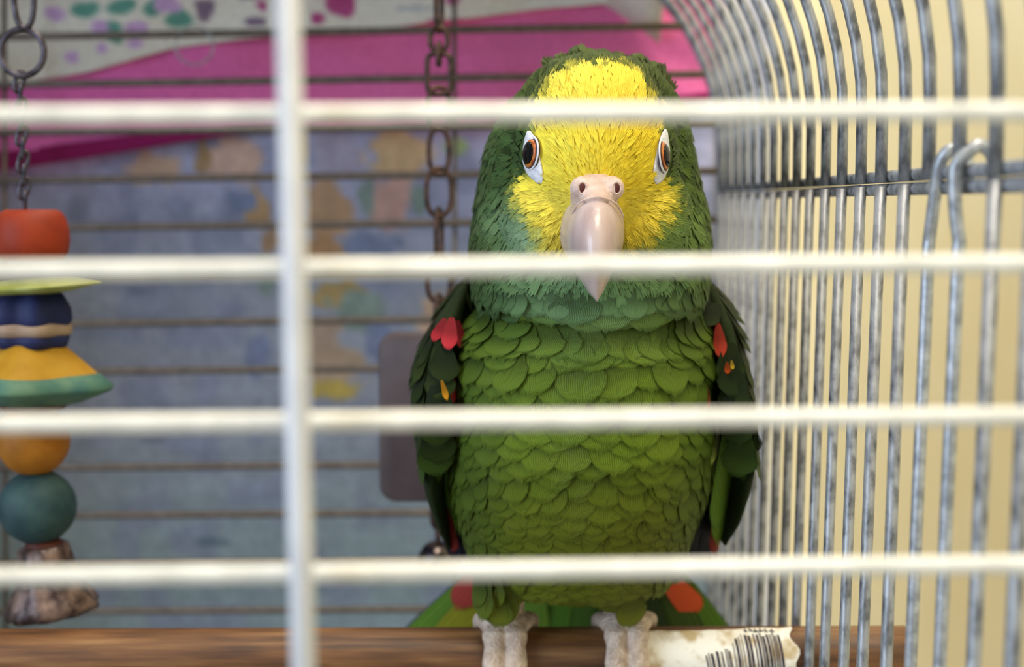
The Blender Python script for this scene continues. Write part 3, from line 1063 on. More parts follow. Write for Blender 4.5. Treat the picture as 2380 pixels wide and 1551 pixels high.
# ---- feather templates: root at origin, pointing +Y, face up +Z, unit length and unit width
def feather_template(nu=6, nv=7, seed=0, jag=0.03, tip=0.55, curl=0.10, camber=0.07):
    r = random.Random(seed)
    V, UV, E, Fc = [], [], [], []
    for j in range(nv + 1):
        t = j / nv
        w = (math.sin(math.pi * min(1, (t * .92 + .14)) ** 1.0 * .5) ** .8) if t < tip else 1.0
        if t >= tip:
            q = (t - tip) / (1 - tip)
            w = math.sqrt(max(0.0, 1 - (q * .93) ** 2.4))
        for i in range(nu + 1):
            u = -1 + 2 * i / nu
            y = t + (r.uniform(-jag, jag) * (1 if t > .9 else .3) if t > .5 else 0)
            y -= .06 * u * u * t
            V.append((.5 * u * w, y, -camber * .5 * (u * w) ** 2 + curl * (.25 - (t - .5) ** 2) * .6))
            UV.append((u * .5 + .5, t))
            e = max(0.0, (t - .80) / .20) if t > .80 else 0.0
            if abs(u) > .99 and t > .35:
                e = max(e, .8)
            E.append(e)
    W = nu + 1
    for j in range(nv):
        for i in range(nu):
            Fc.append((j * W + i, j * W + i + 1, (j + 1) * W + i + 1, (j + 1) * W + i))
    return np.array(V), np.array(UV), np.array(E), Fc


def tuft_template(seed=0, blades=9):
    """a small downy feather: separate hair-fine barbs fanning from one root"""
    r = random.Random(seed)
    V, UV, E, Fc = [], [], [], []
    for b in range(blades):
        a = (b - (blades - 1) / 2) / blades * .95 + r.uniform(-.08, .08)
        L = 1 - .25 * abs(a) + r.uniform(-.12, .12)
        w = .075 + r.uniform(0, .03)
        z0 = r.uniform(0, .04)
        k = len(V)
        for t, ww in ((0, .35), (.45, 1.0), (.8, .75), (1.0, .06)):
            x, y = math.sin(a) * t * L, math.cos(a) * t * L
            z = z0 * t * .5 + .12 * t * (1 - t)
            V += [(x - w * ww * math.cos(a), y + w * ww * math.sin(a) * .3, z), (x + w * ww * math.cos(a), y - w * ww * math.sin(a) * .3, z)]
            UV += [(b / blades, t), ((b + 1) / blades, t)]
            E += [0, 0]
        for s in range(3):
            Fc.append((k + 2 * s, k + 2 * s + 1, k + 2 * s + 3, k + 2 * s + 2))
    return np.array(V), np.array(UV), np.array(E), Fc


def mesh_from_template(name, tpl, mat, flat=0.0):
    V, UV, E, Fc = tpl
    me = bpy.data.meshes.new(name)
    me.from_pydata(V.tolist(), [], Fc)
    me.polygons.foreach_set('use_smooth', [True] * len(me.polygons))
    uvl = me.uv_layers.new(name='UVMap')
    li = np.array([l.vertex_index for l in me.loops])
    uvl.data.foreach_set('uv', UV[li].astype(np.float32).ravel())
    at = me.attributes.new('Edge', 'FLOAT', 'POINT')
    at.data.foreach_set('value', E.astype(np.float32))
    me.materials.append(mat)
    if flat:
        me.update()
        q = np.array([v.normal[:] for v in me.vertices]) * (1 - flat) + np.array([0, 0, flat])
        q /= np.linalg.norm(q, axis=1, keepdims=True)
        me.normals_split_custom_set_from_vertices(q.tolist())
    return me


def frame(p, d, n, L, W, lift=0.0, roll=0.0, thick=None, keep=False):
    """matrix: feather at p along d on a surface of normal n"""
    n = n.normalized()
    if keep:
        d = d.normalized()
        n = (n - d * n.dot(d)).normalized()
    d = (d - n * d.dot(n)).normalized()
    d2 = (d * math.cos(lift) + n * math.sin(lift)).normalized()
    n2 = (n * math.cos(lift) - d * math.sin(lift)).normalized()
    s = d2.cross(n2).normalized()
    if roll:
        s, n2 = s * math.cos(roll) + n2 * math.sin(roll), n2 * math.cos(roll) - s * math.sin(roll)
    t = thick or min(L, W)
    m = Matrix(((s.x * W, d2.x * L, n2.x * t, p.x), (s.y * W, d2.y * L, n2.y * t, p.y), (s.z * W, d2.z * L, n2.z * t, p.z), (0, 0, 0, 1)))
    return m


def joined(name, tpls, items, mat, parent, flat=0.0):
    """items: (template index, matrix, linear colour). One joined mesh of many small feathers."""
    VV, UU, EE, CC, FF, NN = [], [], [], [], [], []
    base = 0
    for ti, mtx, colr in items:
        V, UV, E, Fc = tpls[ti]
        m = np.array(mtx)
        VV.append(V @ m[:3, :3].T + m[:3, 3])
        UU.append(UV); EE.append(E)
        CC.append(np.tile(np.array(colr[:3]), (len(V), 1)))
        FF.append(np.array(Fc) + base)
        if flat:
            nn = m[:3, 2] / np.linalg.norm(m[:3, 2])
            NN.append(np.tile(nn, (len(V), 1)))
        base += len(V)
    VV, UU, EE, CC, FF = np.vstack(VV), np.vstack(UU), np.concatenate(EE), np.vstack(CC), np.vstack(FF)
    me = bpy.data.meshes.new(name)
    me.vertices.add(len(VV)); me.vertices.foreach_set('co', VV.astype(np.float32).ravel())
    me.loops.add(FF.size); me.loops.foreach_set('vertex_index', FF.astype(np.int32).ravel())
    me.polygons.add(len(FF))
    me.polygons.foreach_set('loop_start', np.arange(0, FF.size, 4, dtype=np.int32))
    me.polygons.foreach_set('use_smooth', [True] * len(FF))
    me.update(calc_edges=True)
    uvl = me.uv_layers.new(name='UVMap')
    uvl.data.foreach_set('uv', UU[FF.ravel()].astype(np.float32).ravel())
    at = me.attributes.new('Edge', 'FLOAT', 'POINT'); at.data.foreach_set('value', EE.astype(np.float32))
    color_attr(me, CC)
    me.materials.append(mat)
    if flat:
        vn = np.zeros(len(VV) * 3, dtype=np.float32)
        me.vertices.foreach_get('normal', vn)
        vn = vn.reshape(-1, 3); NN = np.vstack(NN)
        sg = np.sign((vn * NN).sum(1, keepdims=True)); sg[sg == 0] = 1
        q = NN * flat + vn * sg * (1 - flat)
        q /= np.linalg.norm(q, axis=1, keepdims=True)
        me.normals_split_custom_set_from_vertices(q.tolist())
    o = link_obj(name, me, parent)
    o['kind'] = 'stuff'
    return o


TPL = [feather_template(8, 9, seed=i, jag=.02 + .012 * i) for i in range(4)]
TUFT = [tuft_template(seed=i) for i in range(4)]
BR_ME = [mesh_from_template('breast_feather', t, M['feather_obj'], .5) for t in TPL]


def feather_obj(name, me, mtx, colr, parent):
    o = bpy.data.objects.new(name, me)
    COL.objects.link(o)
    o.parent = parent
    o.matrix_parent_inverse = Matrix.Translation(-parent_world(parent))
    o.matrix_basis = mtx
    o.color = colr
    return o


# ---- breast and belly: overlapping rows round the trunk
cand = []
row = 0
py = 655.0
while py < 1375:
    t = smoothstep(900, 1200, py)
    step = 15 if py < 765 else 27 - 7 * t
    zc = P(XM, py, .485)
    z = zc.z
    wid = (0.0125 - 0.0022 * t)
    ax = Vector((P(1357, py, .515).x, .515, z))
    R = .045
    nphi = max(6, int(round(2 * math.pi * R / (wid * .74))))
    for kphi in range(nphi):
        phi = 2 * math.pi * (kphi + .5 * (row % 2) + random.uniform(-.16, .16)) / nphi - math.pi
        dirv = Vector((math.sin(phi), -math.cos(phi), 0))
        o_ = ax + dirv * .12 + Vector((0, 0, random.uniform(-.0012, .0012)))
        hit = bvh.ray_cast(o_, -dirv, .13)
        if hit[0] is None:
            continue
        p, n = hit[0], hit[1]
        px_, py_ = proj(p)
        if p.z > P(XM, 700, .47).z + .0 and abs(px_ - XM) < 0:
            continue
        # belly feathers narrow and lie flatter
        L = wid * (1.12 if py < 1000 else 1.18) * random.uniform(.9, 1.1)
        d = Vector((dirv.x * .12 * math.copysign(1, 1) + random.uniform(-.09, .09), -.05, -1))
        if py < 765: L *= .72
        cand.append((phi, py, p, n, d, L * 1.3, wid * random.uniform(1.15, 1.4)))
    row += 1
    py += step
cand.sort(key=lambda q: abs(q[0]))
n_obj = 0
rest = []
for phi, py, p, n, d, L, W in cand:
    r2 = random.random()
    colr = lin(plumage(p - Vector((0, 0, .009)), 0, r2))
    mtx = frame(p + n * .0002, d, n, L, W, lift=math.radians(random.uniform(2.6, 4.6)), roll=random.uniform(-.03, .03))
    if abs(phi) < 1.75 and n_obj < 298:
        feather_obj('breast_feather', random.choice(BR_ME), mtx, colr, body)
        n_obj += 1
    else:
        rest.append((random.randrange(4), mtx, colr))

# ---- head, ruff and nape: fine feathers spread over the skin
beak_base = P(1388, 450, .447)
faces_ = body_bm.faces
areas = np.array([f.calc_area() for f in faces_])
cent = np.array([f.calc_center_median() for f in faces_])
nrm = np.array([f.normal for f in faces_])
zneck = P(XM, 690, .47).z
headm = cent[:, 2] > zneck - .004
idx = np.where(headm)[0]
prob = areas[idx] / areas[idx].sum()
grid = {}


def spaced(p, r):
    key = (int(p[0] / r), int(p[1] / r), int(p[2] / r), round(r, 5))
    for dx in (-1, 0, 1):
        for dy in (-1, 0, 1):
            for dz in (-1, 0, 1):
                for q in grid.get((key[0] + dx, key[1] + dy, key[2] + dz, key[3]), ()):
                    if (q[0] - p[0]) ** 2 + (q[1] - p[1]) ** 2 + (q[2] - p[2]) ** 2 < r * r:
                        return False
    grid.setdefault(key, []).append(p)
    return True


EYES = ((1246, 358, 38, 52), (1256, 398, 36, 36), (1531, 364, 32, 50), (1520, 398, 30, 34))
down_items, ruff_items = [], []
for fi in rng.choice(idx, size=52000, p=prob):
    p = cent[fi] + rng.uniform(-.0005, .0005, 3)
    n = Vector(nrm[fi])
    px, py = proj(p)
    if p[1] < .485:
        if any(((px - ex) / rx) ** 2 + ((py - ey) / ry) ** 2 < 1 for ex, ey, rx, ry in EYES):
            continue
        if abs(px - 1388) < 62 and 422 < py < 600:
            continue
    pv = Vector(p)
    yellow = in_poly(px, py, YEL) and p[1] < .497
    away = pv - beak_base
    dist = away.length
    away.normalize()
    down = Vector((0.25 * (1 if px > XM else -1), .25, -1))
    back = Vector((0, 1, .15))
    w_dn = smoothstep(.028, .05, dist) * smoothstep(180, 420, py)
    d = away * (1 - w_dn) + down * w_dn
    if py < 260:
        d = d + back * .5 + Vector((0, 0, .25))
    d += Vector(rng.normal(0, .13, 3))
    r2 = float(rng.random()); r1 = float(rng.uniform(-1, 1))
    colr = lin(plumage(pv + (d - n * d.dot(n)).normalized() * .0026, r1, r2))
    if yellow or dist < .032 or py < 250:
        if not spaced(p, .00078):
            continue
        L = rng.uniform(.0040, .0058) * (.62 if dist < .014 else 1.0)
        if py < 210: L *= 1.15
        lift = math.radians(rng.uniform(1, 4.5))
        down_items.append((int(rng.integers(4)), frame(pv, d, n, L, L * .5, lift=lift), colr))
    else:
        if not spaced(p, .00145):
            continue
        L = rng.uniform(.006, .0082)
        down_items.append((int(rng.integers(4)), frame(pv, d, n, L * .9, L * .6, lift=math.radians(rng.uniform(3, 9))), colr)) if rng.random() < .85 else \
            ruff_items.append((int(rng.integers(4)), frame(pv, d, n, L, L * .75, lift=math.radians(rng.uniform(3, 7))), colr))
# loose tufts standing up on the crown
for _ in range(260):
    cx_ = random.choice((1345, 1365, 1410, 1470, 1500, 1520, 1300)) + random.gauss(0, 14)
    h = bvh.ray_cast(P(cx_, 60, .50), Vector((0, 0, -1)), .1)
    if h[0] is None: continue
    colr = lin(mix3((50, 62, 24), (84, 92, 40), random.random()))
    down_items.append((random.randrange(4), frame(h[0], Vector((random.gauss(0, .3), .8, .5)), h[1], random.uniform(.006, .009), .0045, lift=math.radians(random.uniform(25, 50))), colr))
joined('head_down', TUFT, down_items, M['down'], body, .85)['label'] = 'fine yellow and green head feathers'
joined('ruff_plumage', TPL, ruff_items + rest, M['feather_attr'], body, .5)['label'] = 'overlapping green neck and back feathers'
# lower edge of the hood: longer feathers overhanging the breast
hood = []
for i in range(70):
    phi = math.radians(-100 + 200 * (i + random.uniform(-.3, .3)) / 70)
    for off, ln in ((0, .0105), (18, .0105), (38, .0105), (58, .0112)):
        zz = 618 + off + 42 * max(0, 1 - (phi / 1.25) ** 2)
        o_ = Vector((P(1372, zz, .505).x, .505, P(XM, zz, .468).z))
        dirv = Vector((math.sin(phi), -math.cos(phi), 0))
        h = bvh.ray_cast(o_ + dirv * .12, -dirv, .13)
        if h[0] is None: continue
        hood.append((random.randrange(4), frame(h[0], Vector((dirv.x * .1, dirv.y * .1 - .1, -1)) + Vector((random.uniform(-.12, .12), 0, 0)), h[1], ln * random.uniform(.9, 1.1), .0092, lift=math.radians(random.uniform(3, 6))), lin(plumage(h[0], 0, random.random()))))
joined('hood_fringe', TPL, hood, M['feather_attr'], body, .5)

# ---- beak, cere, nostrils
def beak_slices(tab, n=36, sharp=1.25):
    rings = []
    for py, hw, yf, yb in tab:
        z = P(1388, py, yf).z
        x0 = P(1388, py, yf).x
        h = hw * yf / F_PX
        ring = []
        for k in range(n):
            a = 2 * math.pi * k / n
            s, c_ = math.sin(a), math.cos(a)
            if c_ > 0:      # front half, a soft keel
                yy = yb + (yf - yb) * (c_ ** sharp)
            else:
                yy = yb + .002 * -c_
            ring.append(Vector((x0 + h * math.copysign(abs(s) ** .9, s), yy, z)))
        rings.append(ring)
    return rings_data(rings[::-1])


def resample(tab, n):
    cols = [[(r[0], r[c]) for r in tab] for c in range(len(tab[0]))]
    out = []
    for i in range(n + 1):
        y = tab[0][0] + (tab[-1][0] - tab[0][0]) * i / n
        out.append(tuple([y] + [smooth_table(c, y) for c in cols[1:]]))
    return out


bk = [(462, 40, .4345, .452), (480, 64, .4318, .454), (510, 76, .4285, .455), (545, 80, .4262, .455), (580, 75, .4252, .453), (610, 60, .4255, .449), (640, 44, .4270, .444), (665, 29, .4290, .441), (685, 16, .4310, .4385), (701, 2, .4333, .4355)]
v, f = beak_slices(resample(bk, 40))
beak = link_mesh('upper_beak', v, f, M['beak'], parrot)
lb = [(560, 46, .437, .455), (600, 46, .4365, .455), (635, 36, .438, .455), (655, 16, .4415, .453)]
v, f = beak_slices(resample(lb, 14), sharp=.8)
link_mesh('lower_beak', v, f, M['claw'], parrot)
cr = [(404, 46, .4425, .456), (420, 62, .4402, .456), (440, 66, .4375, .456), (458, 64, .4352, .456), (474, 60, .4338, .456), (500, 66, .436, .456), (515, 60, .442, .456)]
mounds = [ellipsoid_data(P(1388 + s * 33, 438, .4424), (.0040, .0036, .0038), 20, 14) for s in (-1, 1)]
arch = tube_data(catmull([P(1388 + x, y, Y) for x, y, Y in ((-62, 508, .4410), (-48, 478, .4372), (-26, 463, .4350), (0, 458, .4338), (26, 463, .4350), (48, 478, .4372), (62, 508, .4410))], 6), .0005, 8)
cere_me = remeshed('cere', [beak_slices(resample(cr, 20)), arch] + mounds, .0005, 4, .5)
cere_me.materials.clear(); cere_me.materials.append(M['cere'])
cere = link_obj('cere', cere_me, parrot)
cb = bmesh.new(); cb.from_mesh(cere_me); cbvh = BVHTree.FromBMesh(cb)
for s, px in ((-1, 1354), (1, 1434)):
    dirv = P(px, 437, 1.0).normalized()
    h = cbvh.ray_cast(Vector((0, 0, 0)), dirv, 2)
    c = h[0] if h[0] is not None else P(px, 437, .438)
    v, f = ellipsoid_data(c + dirv * .0001, (.00085, .0004, .0014), 18, 12)
    no = link_mesh('nostril', v, f, M['nostril'], cere)
    ring = [c + Vector((.00125 * math.cos(t), -.0001, .0018 * math.sin(t))) for t in np.linspace(0, 2 * math.pi, 24, endpoint=False)]
    tube('nostril_rim', ring, .00022, M['cere'], no, 8, closed=True)

# ---- eyes
def oriented(verts, loc, z_axis, up=Vector((0, 0, 1))):
    z = Vector(z_axis).normalized()
    y = (up - z * up.dot(z)).normalized()
    x = y.cross(z)
    return [Vector(loc) + x * v[0] + y * v[1] + z * v[2] for v in verts]


def cap(R, a0, a1, n=32, m=8, sy=1.0):
    rings = []
    for j in range(m + 1):
        a = a0 + (a1 - a0) * j / m
        rr, z = R * math.sin(a), R * math.cos(a)
        rings.append([(max(rr, 1e-5) * math.cos(2 * math.pi * k / n), max(rr, 1e-5) * sy * math.sin(2 * math.pi * k / n), z) for k in range(n)])
    return rings_data(rings)


for s, (px, py), nx_, ny_ in ((-1, (1237, 357), -.89, -.44), (1, (1539, 363), .925, -.35)):
    nrmv = Vector((nx_, ny_, .10)).normalized()
    dirv = P(px, py, 1.0).normalized()
    h = bvh.ray_cast(Vector((0, 0, 0)), dirv, 2)
    surf = h[0] if h[0] is not None and h[0].y < .48 else P(px, py, .460)
    surf = P(px, py, min(surf.y, .462))
    R = .0085
    centre = surf - nrmv * (R - .0021)
    eye = None
    v, f = cap(R, math.radians(2), math.radians(40))
    eye = link_mesh('eye', oriented(v, centre, nrmv), f, M['eye_rim'], parrot)
    v, f = cap(R + .00012, math.radians(1), math.radians(31))
    link_mesh('iris', oriented(v, centre, nrmv), f, M['iris'], eye)
    v, f = cap(R + .00024, math.radians(.5), math.radians(24))
    link_mesh('pupil', oriented(v, centre, nrmv), f, M['pupil'], eye)
    # lids and bare skin patch running down below the eye
    base = centre + nrmv * (R * math.cos(math.radians(34)))
    rr = R * math.sin(math.radians(35))
    rim = oriented([(rr * math.cos(t), rr * 1.04 * math.sin(t), -.0002) for t in np.linspace(0, 2 * math.pi, 36, endpoint=False)], base, nrmv)
    tube('eyelid', rim, .00035, M['eye_skin'], eye, 8, closed=True)
    tab = ((306, 1230, 1236), (322, 1224, 1246), (345, 1220, 1252), (370, 1219, 1257), (388, 1222, 1261), (404, 1229, 1264), (416, 1241, 1265), (426, 1253, 1262)) if s < 0 else \
        ((300, 1542, 1546), (322, 1532, 1549), (345, 1526, 1552), (370, 1521, 1553), (390, 1517, 1549), (406, 1516, 1543), (418, 1517, 1537), (427, 1521, 1529))
    sv, sfc = [], []
    NR, NC = 20, 8
    for j in range(NR + 1):
        yy = tab[0][0] + (tab[-1][0] - tab[0][0]) * j / NR
        xl, xr = lerp_table([(q[0], q[1]) for q in tab], yy), lerp_table([(q[0], q[2]) for q in tab], yy)
        for i in range(NC + 1):
            dv = P(xl + (xr - xl) * i / NC, yy, 1.0).normalized()
            hh = bvh.ray_cast(Vector((0, 0, 0)), dv, 2)
            q = hh[0] if hh[0] is not None and hh[0].y < .485 else dv * (surf.length)
            edge = min(i, NC - i) / (NC / 2) * min(1, min(j, NR - j) / 3)
            sv.append(q + nrmv * (.0001 + .0004 * min(1, edge * 2)))
    for j in range(NR):
        for i in range(NC):
            k_ = j * (NC + 1) + i
            sfc.append((k_, k_ + 1, k_ + NC + 2, k_ + NC + 1))
    pt = link_mesh('bare_skin', sv, sfc, M['eye_skin'], eye)
    pt.modifiers.new('thickness', 'SOLIDIFY').thickness = .0006
    pt['label'] = 'pale bare skin around the eye'

# ---- wings
FL_ME = [mesh_from_template('flight_feather', feather_template(6, 14, seed=20 + i, jag=.006, tip=.78, curl=.10, camber=.25), M['flight']) for i in range(3)]


def wing(side, tab, rows):
    t2 = [(py, c - hw * (.82 if side < 0 else 1), c + hw * (.82 if side > 0 else 1), yc, yc - hy, yc + hy) for py, c, hw, yc, hy in tab]
    me = remeshed('wing', [slices(t2, 36, 46)], .0012, 4, .5)
    me.materials.clear(); me.materials.append(M['skin'])
    cc = np.zeros((len(me.vertices), 3)); cc[:] = lin((26, 38, 10))[:3]
    color_attr(me, cc)
    w = link_obj('wing', me, parrot)
    b = bmesh.new(); b.from_mesh(me)
    return w, BVHTree.FromBMesh(b)


L_TAB = [(640, 1086, 8, .520, .006), (680, 1072, 24, .520, .018), (740, 1046, 42, .520, .029), (820, 1024, 54, .521, .036), (900, 1016, 53, .523, .040), (980, 1012, 46, .526, .040), (1060, 1010, 37, .53, .038), (1130, 1016, 28, .535, .033), (1200, 1032, 20, .54, .026), (1260, 1046, 10, .545, .016)]
R_TAB = [(640, 1634, 8, .520, .006), (680, 1648, 24, .520, .018), (740, 1664, 40, .520, .028), (820, 1680, 46, .521, .034), (900, 1690, 48, .523, .038), (980, 1702, 44, .526, .038), (1040, 1712, 34, .53, .036), (1110, 1706, 26, .535, .032), (1190, 1690, 20, .54, .026), (1250, 1674, 10, .545, .016)]


def dress_wing(w, wb, side, tab, patches):
    """rows of small coverts over the wing shell"""
    cnt = 0
    py = 652.0
    row = 0
    while py < 985:
        tt = smoothstep(700, 1050, py)
        wid = .0078 + .0030 * tt
        c_ = lerp_table([(r[0], r[1]) for r in tab], py)
        yc = lerp_table([(r[0], r[3]) for r in tab], py)
        ax = P(c_, py, yc)
        for kk in range(-5, 6):
            phi = (kk + .5 * (row % 2)) * .25
            dirv = Vector((math.sin(phi + side * .35), -math.cos(phi + side * .35), 0))
            o_ = ax + dirv * .08 + Vector((0, 0, random.uniform(-.0008, .0008)))
            h = wb.ray_cast(o_, -dirv, .1)
            if h[0] is None or cnt > 290: continue
            p, n = h[0], h[1]
            if n.z > .9: continue
            fx, fy = proj(p)
            base = mix3((28, 42, 8), (42, 58, 12), random.random())
            if fy > 980:
                base = mix3(base, (78, 108, 38), .5)
            for (qx, qy, rx, ry, qc) in patches:
                if ((fx - qx) / rx) ** 2 + ((fy + 40 - qy) / ry) ** 2 < 1:
                    base = None
                    break
            if base is None:
                continue
            L = wid * 1.7
            d = Vector((-side * .12 * tt + random.uniform(-.1, .1), .12, -1))
            feather_obj('covert_feather', random.choice(CV_ME), frame(p + n * .0002, d, n, L, wid * 1.3, lift=math.radians(random.uniform(1, 2.6))), lin(base), w)
            cnt += 1
        py += 14 + 3 * tt
        row += 1


CV_ME = [mesh_from_template('covert_feather', feather_template(6, 6, seed=40 + i, jag=.015), M['feather_obj'], .5) for i in range(3)]
SPOTS = {-1: [(1034, 740, 62, 34, (176, 40, 50), -.25), (1050, 738, 80, 40, (206, 54, 64), -.1), (1064, 745, 66, 30, (190, 46, 56), .1), (1066, 830, 52, 26, (190, 44, 54), -.1),
              (1064, 862, 78, 30, (206, 58, 62), -.3), (1056, 880, 64, 28, (212, 66, 66), -.2), (1026, 884, 50, 16, (226, 160, 40), .3), (1046, 990, 108, 24, (164, 172, 72), -.08)],
         1: [(1650, 752, 92, 40, (226, 70, 56), .08), (1668, 752, 82, 36, (232, 84, 60), .25), (1640, 770, 84, 30, (214, 66, 60), 0), (1645, 800, 94, 24, (204, 60, 66), -.05), (1642, 880, 76, 18, (150, 84, 44), 0),
             (1690, 842, 28, 18, (224, 96, 36), .1), (1700, 838, 22, 10, (220, 180, 40), .2), (1660, 1000, 104, 60, (196, 200, 116), 0), (1652, 1000, 84, 50, (150, 164, 76), -.1)]}
RED, RED2, ORG = (206, 58, 62), (222, 78, 54), (232, 170, 40)
for side, tab, patches in ((-1, L_TAB, [(1048, 772, 34, 46, RED), (1066, 852, 22, 30, RED), (1054, 905, 28, 36, RED), (1024, 905, 10, 24, ORG)]),
                           (1, R_TAB, [(1660, 792, 36, 46, RED2), (1646, 850, 14, 36, RED), (1694, 854, 13, 15, (226, 120, 40)), (1644, 915, 10, 30, (150, 90, 50))])):
    w, wb = wing(side, tab, None)
    dress_wing(w, wb, side, tab, patches)
    for (qx, qy, ql, qw, qc, lean) in SPOTS[side]:
        dv = P(qx, qy, 1.0).normalized()
        hs = [h for h in (wb.ray_cast(Vector((0, 0, 0)), dv, 2), bvh.ray_cast(Vector((0, 0, 0)), dv, 2)) if h[0] is not None]
        if not hs:
            continue
        h = min(hs, key=lambda q: q[3])
        sc_ = h[0].y / F_PX
        nn = (Vector(h[1]) + Vector((0, -.9, 0))).normalized()
        feather_obj('covert_feather', random.choice(CV_ME), frame(h[0] - dv * .0040, Vector((lean, 0, -1)), nn, ql * sc_, qw * sc_, lift=math.radians(4)), lin(mix3(qc, tuple(.85 * t for t in qc), random.random())), w)
    # flight feathers: dark inner ones first, then green outer ones
    XO = 1355
    specs = []
    if side < 0:
        dark = [((1052, 1000, .532), (1066, 1318, .548), .010), ((1062, 1010, .526), (1082, 1312, .545), .010), ((1040, 990, .538), (1050, 1300, .552), .010), ((1058, 1090, .53), (1046, 1296, .54), .008)]
        green = [((1004, 930, .496), (1046, 1272, .532), .0100, (100, 136, 40)), ((990, 930, .508), (1038, 1250, .538), .0100, (78, 112, 30)), ((1022, 940, .492), (1052, 1210, .520), .0090, (88, 122, 40)), ((984, 900, .520), (1012, 1200, .545), .0100, (66, 98, 26)), ((1000, 920, .515), (1026, 1226, .535), .0095, (84, 118, 34)),
                 ((978, 930, .53), (1022, 1180, .548), .0095, (60, 96, 28)), ((1030, 900, .492), (1042, 1085, .512), .0052, (166, 176, 84)), ((1040, 1180, .52), (1052, 1286, .532), .006, (112, 34, 28))]
    else:
        dark = [((1648, 1000, .530), (1622, 1318, .548), .012), ((1632, 1000, .524), (1600, 1312, .545), .012), ((1664, 990, .538), (1642, 1312, .552), .012), ((1672, 1000, .530), (1650, 1280, .55), .010)]
        green = [((1712, 930, .496), (1670, 1272, .532), .0100, (106, 142, 44)), ((1722, 930, .508), (1680, 1250, .538), .0100, (84, 118, 32)), ((1700, 940, .492), (1668, 1240, .520), .0095, (96, 130, 44)), ((1730, 900, .520), (1706, 1200, .545), .0100, (70, 102, 28)), ((1716, 920, .515), (1694, 1226, .535), .0095, (88, 122, 36)),
                 ((1736, 930, .53), (1706, 1180, .548), .0095, (66, 104, 28)), ((1660, 970, .496), (1664, 1100, .508), .0088, (198, 204, 130)), ((1650, 1040, .505), (1672, 1150, .515), .006, (70, 96, 34)),
                 ((1672, 1120, .52), (1664, 1296, .54), .007, (128, 34, 26))]
    for (a_, b_, wd) in dark:
        A, B = P(*a_), P(*b_)
        feather_obj('flight_feather', random.choice(FL_ME), frame(A, B - A, Vector((side * .45, -1, .05)), (B - A).length, wd, thick=wd, keep=True), lin((18, 20, 36)), w)
    for (a_, b_, wd, cc) in green:
        A, B = P(*a_), P(*b_)
        feather_obj('flight_feather', random.choice(FL_ME), frame(A, B - A, Vector((side * .75, -1, .1)), (B - A).length, wd, thick=wd, keep=True), lin(cc), w)

# ---- tail: fanned behind the perch
tail = empty('tail', P(1385, 1300, .575))
tail.parent = parrot
tail.matrix_parent_inverse = Matrix.Translation(-Vector(parrot.location))
fan = [(-1, 1130, 1300, 885, 1545, .0080, (84, 86, 98)), (-1, 1150, 1300, 915, 1555, .0150, (96, 136, 46)), (-1, 1190, 1300, 985, 1560, .0160, (140, 140, 34)), (-1, 1150, 1270, 1060, 1420, .012, (170, 66, 60)),
       (-1, 1230, 1270, 1050, 1500, .0155, (30, 40, 16)), (-1, 1270, 1300, 1130, 1590, .0155, (70, 110, 30)), (1, 1330, 1300, 1250, 1600, .0150, (66, 104, 28)), (1, 1385, 1300, 1345, 1600, .0150, (82, 120, 36)),
       (1, 1430, 1300, 1440, 1600, .0150, (60, 96, 26)), (1, 1480, 1300, 1540, 1590, .0155, (36, 52, 18)), (1, 1520, 1300, 1640, 1570, .0160, (62, 80, 24)), (1, 1545, 1300, 1715, 1560, .0150, (82, 116, 34)),
       (1, 1530, 1320, 1626, 1432, .0115, (214, 84, 40)), (-1, 1240, 1330, 1245, 1560, .014, (88, 124, 40)), (1, 1390, 1330, 1300, 1560, .014, (56, 86, 26))]
for i, (s, x0, y0, x1, y1, wd, cc) in enumerate(fan):
    Ya = {0: .582, 1: .572, 2: .569, 3: .560, 4: .566}.get(i, .563 + .0022 * (i % 4)) + (-.004 if cc[0] > 150 else 0)
    A, B = P(x0, y0, Ya), P(x1, y1, Ya + .022)
    feather_obj('tail_feather', FL_ME[i % 3], frame(A, B - A, Vector((0, -1, -.1)), (B - A).length, wd, thick=wd * .6, keep=True), lin(cc), tail)

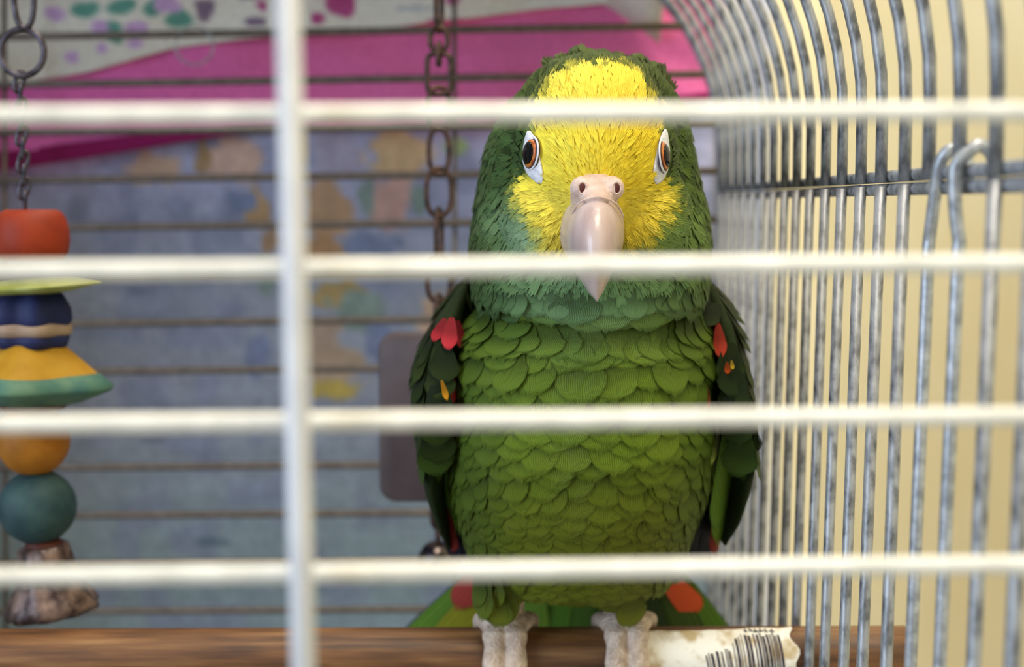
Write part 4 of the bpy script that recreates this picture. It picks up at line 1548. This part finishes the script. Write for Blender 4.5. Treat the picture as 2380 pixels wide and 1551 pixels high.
# ---- feet gripping the perch
for s, fx, lean in ((-1, 1174, 14), (1, 1452, -8)):
    parts = []
    X0 = P(fx, 1460, PY).x
    kx = PY / F_PX
    # shank up into the thigh
    top = P(fx + lean + 4, 1352, .512)
    ank = Vector((X0 + lean * kx * .6, PY - .001, PZ + PR + .0078 + SLP * X0))
    parts.append(tube_data([top, (top + ank) / 2, ank, Vector((X0, PY - .003, PZ + PR + .0035))], [.0046, .0050, .0058, .0062], 16))
    parts.append(ellipsoid_data((X0, PY - .0035, PZ + PR + .0030 + SLP * X0), (.0088, .0070, .0048), 24, 16))
    toes = []
    for off, spread in ((-23, -.5), (23, .5)):
        pts, rad = [], []
        for q in range(13):
            ang = math.radians(100 - q * 13.5)
            tr = .0043 - .0007 * q / 12 + .0005 * math.sin(q * 2.1)
            pts.append(perch_pt(X0 + (off + 2.5 * spread * q * .25) * kx, ang, PR + tr * .78))
            rad.append(tr)
        toes.append(pts)
        parts.append(tube_data(pts, rad, 14))
    rear = []
    for off, o2 in ((-38, -58), (38, 62)):
        pts, rad = [], []
        for q in range(12):
            ang = math.radians(74 + q * 14)
            tr = .0033 - .0007 * q / 11
            pts.append(perch_pt(X0 + (off + (o2 - off) * min(1, q / 3)) * kx, ang, PR + tr * .8))
            rad.append(tr)
        rear.append(pts)
        parts.append(tube_data(pts, rad, 14))
    fm = remeshed('foot', parts, .0006, 3, .45)
    fm.materials.clear(); fm.materials.append(M['foot'])
    foot = link_obj('foot', fm, parrot)
    for pts, a_end, dirn in [(t, 100 - 12 * 13.5, -1) for t in toes] + [(t, 74 + 11 * 14, 1) for t in rear]:
        xx = pts[-1].x
        cp, cr_ = [], []
        for q in range(8):
            ang = math.radians(a_end + dirn * q * 7)
            cp.append(perch_pt(xx, ang, PR + .0022 + .0006 * math.sin(q / 7 * math.pi)))
            cr_.append(.0019 * (1 - q / 7.3))
        tube('claw', cp, cr_, M['claw'], foot, 10)
    # yellow and green feathers round the ankle
    for q in range(16):
        a = 2 * math.pi * q / 16
        p = ank + Vector((.0062 * math.cos(a), .0062 * math.sin(a), .0135))
        cc = (196, 164, 40) if (q in (10, 14, 9) and s < 0) or (q in (10, 9) and s > 0) else mix3((60, 84, 28), (84, 108, 38), random.random())
        nn = Vector((math.cos(a), math.sin(a), .2))
        feather_obj('leg_feather', random.choice(CV_ME), frame(p, Vector((math.cos(a) * .1, math.sin(a) * .1, -1)), nn, .0070, .0052, lift=math.radians(5)), lin(cc), parrot)
